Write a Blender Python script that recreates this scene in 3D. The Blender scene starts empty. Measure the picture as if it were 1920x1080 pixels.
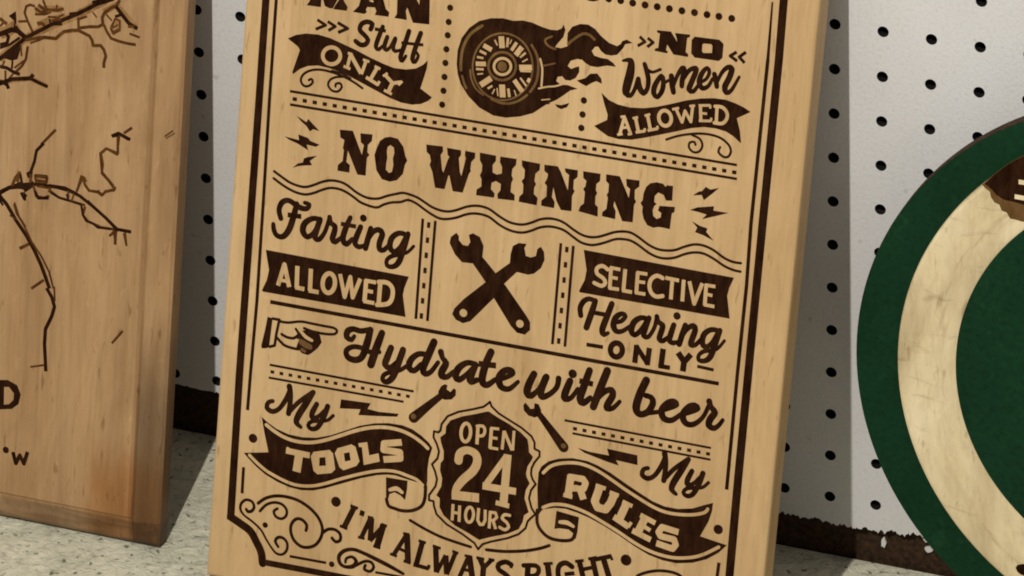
import bpy, bmesh, math, json, random
import numpy as np
from mathutils import Matrix, Vector
from mathutils.geometry import delaunay_2d_cdt

scene = bpy.context.scene
COL = scene.collection
random.seed(7)

# ------------------------------------------------------------------ camera
cam_data = bpy.data.cameras.new('camera')
cam_data.sensor_width = 36.0
cam_data.lens = 187.5
cam_data.clip_start = 0.05
cam_data.clip_end = 50.0
cam = bpy.data.objects.new('camera', cam_data)
COL.objects.link(cam)
RIGHT = Vector((0.929402, 0.368511, -0.020283))
DOWN = Vector((0.165826, -0.466056, -0.869076))
FWD = Vector((-0.329717, 0.804358, -0.494262))
m = Matrix.Identity(4)
for i in range(3):
    m[i][0] = RIGHT[i]; m[i][1] = -DOWN[i]; m[i][2] = -FWD[i]
m[0][3], m[1][3], m[2][3] = 0.755267, -2.278763, 1.531014
cam.matrix_world = m
scene.camera = cam

# ------------------------------------------------------------------ world + lamps
world = bpy.data.worlds.new('World')
scene.world = world
world.use_nodes = True
bg = world.node_tree.nodes['Background']
bg.inputs['Color'].default_value = (1.0, 0.965, 0.92, 1)
bg.inputs['Strength'].default_value = 0.37

def lamp(name, loc, target, energy, size, color):
    d = bpy.data.lights.new(name, 'AREA')
    d.shape = 'DISK'; d.size = size; d.energy = energy; d.color = color
    o = bpy.data.objects.new(name, d); COL.objects.link(o)
    o.location = loc
    o.rotation_euler = (Vector(target) - Vector(loc)).to_track_quat('-Z', 'Y').to_euler()
    return o
lamp('ceiling_bulb', (-0.085, -1.2, 1.36), (-0.10, -0.05, 0.18), 20, 0.024, (1.0, 0.965, 0.91))

scene.view_settings.view_transform = 'Standard'
scene.view_settings.look = 'None'
scene.view_settings.exposure = 0.0
scene.view_settings.gamma = 1.0
scene.view_settings.use_curve_mapping = False
scene.render.engine = 'CYCLES'
scene.cycles.filter_width = 1.9

# ------------------------------------------------------------------ materials
def mat(name, rough=0.6):
    mt = bpy.data.materials.new(name); mt.use_nodes = True
    nt = mt.node_tree
    b = nt.nodes['Principled BSDF']
    b.inputs['Roughness'].default_value = rough
    b.inputs['Specular IOR Level'].default_value = 0.3
    return mt, nt, b
def N(nt, kind, **kw):
    n = nt.nodes.new(kind)
    for k, v in kw.items(): setattr(n, k, v)
    return n
def noise(nt, scale_vec, scale, detail=4, rough=0.55, dist=0.0, off=(0, 0, 0)):
    tc = N(nt, 'ShaderNodeTexCoord'); mp = N(nt, 'ShaderNodeMapping')
    mp.inputs['Scale'].default_value = scale_vec
    mp.inputs['Location'].default_value = off
    nz = N(nt, 'ShaderNodeTexNoise')
    nz.inputs['Scale'].default_value = scale; nz.inputs['Detail'].default_value = detail
    nz.inputs['Roughness'].default_value = rough; nz.inputs['Distortion'].default_value = dist
    nt.links.new(tc.outputs['Object'], mp.inputs['Vector']); nt.links.new(mp.outputs['Vector'], nz.inputs['Vector'])
    return nz.outputs['Fac']
def ramp(nt, fac, stops):
    r = N(nt, 'ShaderNodeValToRGB')
    e = r.color_ramp.elements
    while len(e) < len(stops): e.new(0.5)
    for i, (p, c) in enumerate(stops):
        e[i].position = p; e[i].color = (*c, 1)
    nt.links.new(fac, r.inputs['Fac'])
    return r.outputs['Color']
def mix(nt, fac, a, b, mode='MIX'):
    x = N(nt, 'ShaderNodeMix', data_type='RGBA', blend_type=mode)
    if isinstance(fac, float): x.inputs[0].default_value = fac
    else: nt.links.new(fac, x.inputs[0])
    for s, v in ((6, a), (7, b)):
        if isinstance(v, tuple): x.inputs[s].default_value = (*v, 1)
        else: nt.links.new(v, x.inputs[s])
    return x.outputs[2]
def bump(nt, b, fac, strength, dist):
    bp = N(nt, 'ShaderNodeBump'); bp.inputs['Strength'].default_value = strength; bp.inputs['Distance'].default_value = dist
    nt.links.new(fac, bp.inputs['Height']); nt.links.new(bp.outputs['Normal'], b.inputs['Normal'])

def wood(name, dark, mid, light, seed=0.0, streak=.5, fibre=.3, fleck=.3, cloud=.5, rough=.5, along=(1, 1, .06)):
    mt, nt, b = mat(name, rough)
    b.inputs['Specular IOR Level'].default_value = .2
    o = (seed, seed * 1.7, seed * .6)
    broad = noise(nt, along, 16, 6, .62, 1.6, o)                                   # cathedral figure
    fine = noise(nt, (along[0] * 1.3, along[1], along[2] * 1.6), 210, 5, .7, .5, o)  # fibres
    clouds = noise(nt, (1, 1, .5), 17, 5, .62, .8, o)                              # blotchy colour
    pores = noise(nt, (1, 1, .22), 330, 2, .5, .4, (o[1], o[0], o[2]))             # short dark pores
    glint = noise(nt, (1, .8, .5), 150, 3, .6, .8, (o[2], o[0], o[1]))             # pale flecks
    c = mix(nt, streak, mid, ramp(nt, broad, [(.30, dark), (.48, mid), (.56, light), (.74, dark)]))
    c = mix(nt, cloud, c, ramp(nt, clouds, [(.30, dark), (.5, mid), (.70, light)]))
    strips = noise(nt, (1, 1, .012), 34, 3, .6, .25, (o[1], o[2], o[0]))            # long streaks down the plank
    c = mix(nt, .6, c, ramp(nt, strips, [(.30, (.80, .76, .70)), (.48, (1, 1, 1)), (.66, (1.10, 1.11, 1.12))]), 'MULTIPLY')
    c = mix(nt, fibre, c, ramp(nt, fine, [(.34, (.74, .69, .62)), (.52, (1, 1, 1)), (.72, (1.08, 1.08, 1.1))]), 'MULTIPLY')
    c = mix(nt, fleck, c, ramp(nt, pores, [(.27, (.52, .42, .30)), (.36, (1, 1, 1))]), 'MULTIPLY')
    c = mix(nt, fleck, c, ramp(nt, glint, [(.62, (1, 1, 1)), (.76, (1.22, 1.25, 1.3))]), 'MULTIPLY')
    nt.links.new(c, b.inputs['Base Color'])
    bump(nt, b, fine, .15, .0004)
    return mt
MAPLE = wood('pale_maple_wood', (.405, .252, .110), (.510, .332, .158), (.590, .405, .205), seed=1.3, streak=.65, fibre=.38, fleck=.5, cloud=.55)
BOARD = wood('tan_board_wood', (.225, .122, .050), (.355, .207, .093), (.475, .298, .148), seed=5.1, streak=.95, fibre=.45, fleck=.6, cloud=.5, rough=.42)
def stain_and_shade(mt):
    # darker grey-brown lower edges, orange glue staining in the lower right corner, painted shade along the rout
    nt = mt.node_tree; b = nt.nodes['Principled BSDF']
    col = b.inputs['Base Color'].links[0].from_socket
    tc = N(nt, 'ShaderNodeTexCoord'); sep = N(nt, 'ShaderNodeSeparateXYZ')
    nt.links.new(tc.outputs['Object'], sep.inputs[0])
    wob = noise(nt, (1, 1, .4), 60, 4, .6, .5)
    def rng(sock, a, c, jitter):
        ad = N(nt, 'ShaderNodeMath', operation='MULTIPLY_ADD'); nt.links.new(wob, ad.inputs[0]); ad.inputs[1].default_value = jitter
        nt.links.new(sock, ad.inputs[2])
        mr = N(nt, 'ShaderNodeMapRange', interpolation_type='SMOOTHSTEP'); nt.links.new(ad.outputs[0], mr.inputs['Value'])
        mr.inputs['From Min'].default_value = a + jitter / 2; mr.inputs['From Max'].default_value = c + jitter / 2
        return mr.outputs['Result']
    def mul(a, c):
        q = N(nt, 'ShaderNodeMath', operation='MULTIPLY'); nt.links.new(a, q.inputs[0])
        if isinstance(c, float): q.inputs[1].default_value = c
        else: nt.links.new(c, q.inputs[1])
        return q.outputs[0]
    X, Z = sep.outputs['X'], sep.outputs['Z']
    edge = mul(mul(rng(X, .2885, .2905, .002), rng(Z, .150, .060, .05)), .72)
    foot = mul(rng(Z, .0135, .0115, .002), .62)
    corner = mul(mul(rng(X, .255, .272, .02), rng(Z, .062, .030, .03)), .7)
    groove_shade = mul(rng(X, .2868, .2880, .001), rng(X, .2912, .2898, .001))  # shade along the rout, painted into the colour as a dark line
    c = mix(nt, groove_shade, col, (.78, .73, .68), 'MULTIPLY')
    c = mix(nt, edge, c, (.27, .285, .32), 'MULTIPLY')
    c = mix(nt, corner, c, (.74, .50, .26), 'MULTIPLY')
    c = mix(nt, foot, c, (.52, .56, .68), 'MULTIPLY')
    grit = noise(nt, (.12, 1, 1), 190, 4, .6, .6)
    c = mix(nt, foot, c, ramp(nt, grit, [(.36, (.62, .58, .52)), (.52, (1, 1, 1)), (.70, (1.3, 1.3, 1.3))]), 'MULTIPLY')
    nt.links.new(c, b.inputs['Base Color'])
stain_and_shade(BOARD)
RINGW = wood('cream_ring_wood', (.45, .345, .19), (.70, .575, .345), (.82, .70, .46), seed=9.4, streak=.6, fibre=.4, fleck=.45, cloud=.75, along=(1, 1, .2))

def ink(name, a, b2, rough=.75):
    mt, nt, b = mat(name, rough)
    n = noise(nt, (1, 1, .3), 240, 5, .65); n2 = noise(nt, (1, 1, .6), 45, 4, .6, .6)
    c = ramp(nt, n, [(.34, a), (.66, b2)])
    c = mix(nt, .45, c, ramp(nt, n2, [(.38, (.75, .7, .65)), (.55, (1, 1, 1)), (.72, (1.7, 1.9, 1.6))]), 'MULTIPLY')
    nt.links.new(c, b.inputs['Base Color']); bump(nt, b, n, .4, .0005)
    b.inputs['Specular IOR Level'].default_value = .02
    return mt
BURNT = ink('burnt_engraving', (.0125, .0040, .0017), (.033, .0125, .0052))
SCORCH = ink('light_scorch', (.10, .050, .016), (.17, .095, .036))
ROADS = ink('road_scorch', (.055, .019, .004), (.11, .045, .012))

def ring_grain(mt, cx, cz):
    # checks and growth streaks that run round the turned ring
    nt = mt.node_tree; b = nt.nodes['Principled BSDF']
    col = b.inputs['Base Color'].links[0].from_socket
    tc = N(nt, 'ShaderNodeTexCoord'); sep = N(nt, 'ShaderNodeSeparateXYZ'); nt.links.new(tc.outputs['Object'], sep.inputs[0])
    def m2(op, a, c):
        q = N(nt, 'ShaderNodeMath', operation=op)
        for i, v in enumerate((a, c)):
            if isinstance(v, float): q.inputs[i].default_value = v
            else: nt.links.new(v, q.inputs[i])
        return q.outputs[0]
    dx = m2('SUBTRACT', sep.outputs['X'], cx); dz = m2('SUBTRACT', sep.outputs['Z'], cz)
    r = m2('SQRT', m2('ADD', m2('MULTIPLY', dx, dx), m2('MULTIPLY', dz, dz)), 0.0)
    th = m2('ARCTAN2', dz, m2('MULTIPLY', dx, -1.0))
    cb = N(nt, 'ShaderNodeCombineXYZ'); nt.links.new(r, cb.inputs[0]); nt.links.new(m2('MULTIPLY', th, .011), cb.inputs[1])
    nz = N(nt, 'ShaderNodeTexNoise'); nz.inputs['Scale'].default_value = 170; nz.inputs['Detail'].default_value = 4; nz.inputs['Distortion'].default_value = .4
    nt.links.new(cb.outputs[0], nz.inputs['Vector'])
    c = mix(nt, .6, col, ramp(nt, nz.outputs['Fac'], [(.31, (.50, .42, .33)), (.38, (.95, .94, .92)), (.55, (1, 1, 1)), (.7, (1.08, 1.08, 1.06))]), 'MULTIPLY')
    cross = noise(nt, (.35, 1, 1.5), 75, 5, .65, 1.2)
    c = mix(nt, .6, c, ramp(nt, cross, [(.30, (.58, .53, .46)), (.43, (1, 1, 1)), (.7, (1.05, 1.05, 1.05))]), 'MULTIPLY')
    nt.links.new(c, b.inputs['Base Color'])
ring_grain(RINGW, .0070, .1651)
GRAIN_MAPLE = MAPLE
GRAIN_TAN = ink('tan_grain', (.20, .098, .034), (.31, .165, .064))
GRAIN_CREAM = RINGW

mt, nt, b = mat('white_hardboard', .55)
n1 = noise(nt, (1, 1, 1), 9, 4); n2 = noise(nt, (1, 1, 1), 520, 3, .6); n3 = noise(nt, (1, 1, 1), 120, 2, .5, 0, (3, 1, 2))
c = ramp(nt, n1, [(.35, (.64, .625, .605)), (.65, (.70, .69, .675))])
c = mix(nt, .6, c, ramp(nt, n2, [(.30, (.86, .84, .80)), (.5, (1, 1, 1)), (.75, (1.04, 1.04, 1.04))]), 'MULTIPLY')
c = mix(nt, .6, c, ramp(nt, n3, [(.24, (.70, .66, .58)), (.32, (1, 1, 1))]), 'MULTIPLY')
nt.links.new(c, b.inputs['Base Color']); bump(nt, b, n2, .4, .0006)
WHITE = mt
mt, nt, b = mat('raw_hardboard', .85)
n1 = noise(nt, (1, 1, 1), 300, 4)
nt.links.new(ramp(nt, n1, [(.35, (.014, .0065, .002)), (.60, (.045, .020, .006)), (.78, (.08, .040, .015))]), b.inputs['Base Color']); bump(nt, b, n1, .5, .001)
RAW = mt
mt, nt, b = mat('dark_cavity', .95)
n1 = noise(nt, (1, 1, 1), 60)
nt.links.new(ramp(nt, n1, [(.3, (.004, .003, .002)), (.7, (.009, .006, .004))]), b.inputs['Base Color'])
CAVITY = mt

mt, nt, b = mat('green_paint', .6)
n1 = noise(nt, (1, 1, 1), 22, 4); n2 = noise(nt, (1, 1, 1), 330, 3, .6); n3 = noise(nt, (1, .2, 1), 70, 3, .5, 1.0, (2, 2, 2))
c = ramp(nt, n1, [(.35, (.0038, .0265, .0105)), (.65, (.0058, .036, .0145))])
c = mix(nt, .7, c, ramp(nt, n2, [(.30, (.62, .66, .60)), (.5, (1, 1, 1)), (.75, (1.3, 1.25, 1.25))]), 'MULTIPLY')
c = mix(nt, .5, c, ramp(nt, n3, [(.60, (1, 1, 1)), (.74, (2.0, 1.5, 1.6))]), 'MULTIPLY')
b.inputs['Specular IOR Level'].default_value = .08
nt.links.new(c, b.inputs['Base Color']); bump(nt, b, n2, .25, .0005)
GREEN = mt

mt, nt, b = mat('speckled_tabletop', .6)
n1 = noise(nt, (1, 1, 1), 30, 5, .6); n2 = noise(nt, (1, 1, 1), 150, 4, .65, .6); n3 = noise(nt, (1, 1, 1), 210, 2, .5, .3, (4, 2, 1))
c = ramp(nt, n1, [(.32, (.50, .485, .375)), (.5, (.60, .58, .455)), (.70, (.69, .66, .52))])
c = mix(nt, .9, c, ramp(nt, n2, [(.30, (.58, .58, .52)), (.44, (.95, .95, .92)), (.62, (1.12, 1.11, 1.06))]), 'MULTIPLY')
c = mix(nt, .95, c, ramp(nt, n3, [(.30, (.26, .26, .22)), (.38, (1, 1, 1))]), 'MULTIPLY')
nt.links.new(c, b.inputs['Base Color']); bump(nt, b, n2, .8, .003)
TABLE = mt

# ------------------------------------------------------------------ helpers
def link(name, me, parent=None, *mats):
    for q in mats: me.materials.append(q)
    o = bpy.data.objects.new(name, me); COL.objects.link(o)
    if parent: o.parent = parent
    return o
def from_bm(name, bm, parent, *mats):
    bmesh.ops.recalc_face_normals(bm, faces=bm.faces[:])
    me = bpy.data.meshes.new(name); bm.to_mesh(me); bm.free()
    return link(name, me, parent, *mats)
def thing(name, label, cat, loc, lean):
    o = bpy.data.objects.new(name, None); COL.objects.link(o)
    o.empty_display_size = .05
    o.location = loc; o.rotation_euler = (-math.radians(lean), 0, 0)
    o['label'] = label; o['category'] = cat
    return o

def board(name, parent, w, h, t, routed, material):
    """a plank standing in local x/z, front face at y = 0; routed = (width, depth) of the moulded front edge"""
    bm = bmesh.new()
    if routed:
        rw, rd, lip = routed
        rings = [(rw, 0.0), (rw - .0012, lip), (rw * .45, rd * .62 + lip * .4), (.0016, rd), (0, rd + .0014), (0, t - .001), (.001, t)]
    else:
        rings = [(.0016, 0.0), (.0005, .0005), (0, .0016), (0, t - .0012), (.0012, t)]
    loops = []
    for ins, y in rings:
        loops.append([bm.verts.new(p) for p in ((ins, y, ins), (w - ins, y, ins), (w - ins, y, h - ins), (ins, y, h - ins))])
    bm.faces.new(loops[0]); bm.faces.new(loops[-1])
    for a, b2 in zip(loops, loops[1:]):
        for i in range(4): bm.faces.new((a[i], a[(i + 1) % 4], b2[(i + 1) % 4], b2[i]))
    return from_bm(name, bm, parent, material)

# engraved marks: strokes, dots and outlines in millimetres on the wood face
def smooth(pts, closed):
    n = len(pts); out = []
    rng = range(n) if closed else range(n - 1)
    for i in rng:
        p0 = pts[(i - 1) % n] if closed or i > 0 else pts[0]
        p1, p2 = pts[i], pts[(i + 1) % n]
        p3 = pts[(i + 2) % n] if closed or i + 2 < n else pts[-1]
        k = max(2, min(7, int(math.hypot(p2[0] - p1[0], p2[1] - p1[1]) / 1.1)))
        for s in range(k):
            t = s / k
            out.append([.5 * (2 * p1[c] + (p2[c] - p0[c]) * t + (2 * p0[c] - 5 * p1[c] + 4 * p2[c] - p3[c]) * t * t
                              + (3 * p1[c] - p0[c] - 3 * p2[c] + p3[c]) * t ** 3) for c in range(len(p1))])
    if not closed: out.append(list(pts[-1]))
    return out
def area(p): return sum(p[i - 1][0] * p[i][1] - p[i][0] * p[i - 1][1] for i in range(len(p))) / 2
def pieces(prim):
    k = prim[0]
    if k == 'p':
        pts = smooth(prim[3], True) if prim[2] else prim[3]
        yield pts
    elif k == 'd':
        _, _, x, y, r = prim; r += .08
        yield [(x + r * math.cos(a * math.pi / 9), y + r * math.sin(a * math.pi / 9)) for a in range(18)]
    else:
        _, _, sm, closed, pts = prim
        grow = {'D': .22, 'M': .16, 'L': .12, 'W': 0, 'H': 0}[prim[1]]
        pts = [[q[0], q[1], q[2] + grow] for q in pts]
        if sm and len(pts) > 2: pts = smooth(pts, closed)
        n = len(pts); seg = []
        for i in range(n if closed else n - 1):
            a, b2 = pts[i], pts[(i + 1) % n]
            dx, dy = b2[0] - a[0], b2[1] - a[1]; L = math.hypot(dx, dy)
            if L < 1e-4: continue
            nx, ny = -dy / L, dx / L
            yield [(a[0] + nx * a[2] / 2, a[1] + ny * a[2] / 2), (a[0] - nx * a[2] / 2, a[1] - ny * a[2] / 2),
                   (b2[0] - nx * b2[2] / 2, b2[1] - ny * b2[2] / 2), (b2[0] + nx * b2[2] / 2, b2[1] + ny * b2[2] / 2)]
        joints = range(n) if (closed or (sm and n > 2)) else range(1, n - 1)
        for i in joints:
            x, y, w = pts[i]; r = w / 2
            yield [(x + r * math.cos(a * math.pi / 6 + .2), y + r * math.sin(a * math.pi / 6 + .2)) for a in range(12)]
def engrave(art, parent, face_y, dark, mid, light, halo):
    verts, edges, polys = [], [], []
    for pi, prim in enumerate(art['p']):
        for pc in pieces(prim):
            pc = [tuple(q[:2]) for q in pc]
            if abs(area(pc)) < 1e-5: continue
            s = len(verts); k = len(pc)
            verts.extend(Vector(q) for q in pc)
            edges.extend((s + i, s + (i + 1) % k) for i in range(k))
            polys.append((pi, np.array(pc)))
    vs, es, fs, ov, oe, of = delaunay_2d_cdt(verts, edges, [], 0, 1e-4)
    xy = np.array([tuple(v) for v in vs]); tri = np.array(fs)
    cen = xy[tri].mean(axis=1); top = np.full(len(tri), -1)
    for pi, pc in polys:
        lo, hi = pc.min(0), pc.max(0)
        idx = np.nonzero((cen[:, 0] > lo[0]) & (cen[:, 0] < hi[0]) & (cen[:, 1] > lo[1]) & (cen[:, 1] < hi[1]))[0]
        if not len(idx): continue
        px, py = cen[idx, 0][:, None], cen[idx, 1][:, None]
        x1, y1 = pc[:, 0], pc[:, 1]; x2, y2 = np.roll(x1, -1), np.roll(y1, -1)
        with np.errstate(divide='ignore', invalid='ignore'):
            hit = ((y1 > py) != (y2 > py)) & (px < (x2 - x1) * (py - y1) / (y2 - y1) + x1)
        ins = idx[hit.sum(1) % 2 == 1]
        top[ins] = np.maximum(top[ins], pi)
    buck = {'D': [], 'M': [], 'L': [], 'H': []}
    for f, t in zip(fs, top):
        if t >= 0 and art['p'][t][1] in buck: buck[art['p'][t][1]].append(f)
    def mesh(name, groups, par, mats):
        used = {}; co = []; fl = []; mi = []
        for k, lst in enumerate(groups):
            for f in lst:
                g = []
                for v in f:
                    if v not in used:
                        used[v] = len(co); co.append((vs[v].x / 1000, face_y, vs[v].y / 1000))
                    g.append(used[v])
                fl.append(g); mi.append(k)
        me = bpy.data.meshes.new(name); me.from_pydata(co, [], fl)
        o = link(name, me, par, *mats)
        me.polygons.foreach_set('material_index', mi); me.update()
        return o
    o = mesh(art['n'], [buck['D'], buck['M'], buck['H']], parent, (dark, mid, halo))
    if art['l']: o['label'] = art['l']
    if buck['L']:
        l = mesh('lettering', [buck['L']], o, (light,))
        if art['t']: l['label'] = art['t']

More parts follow.
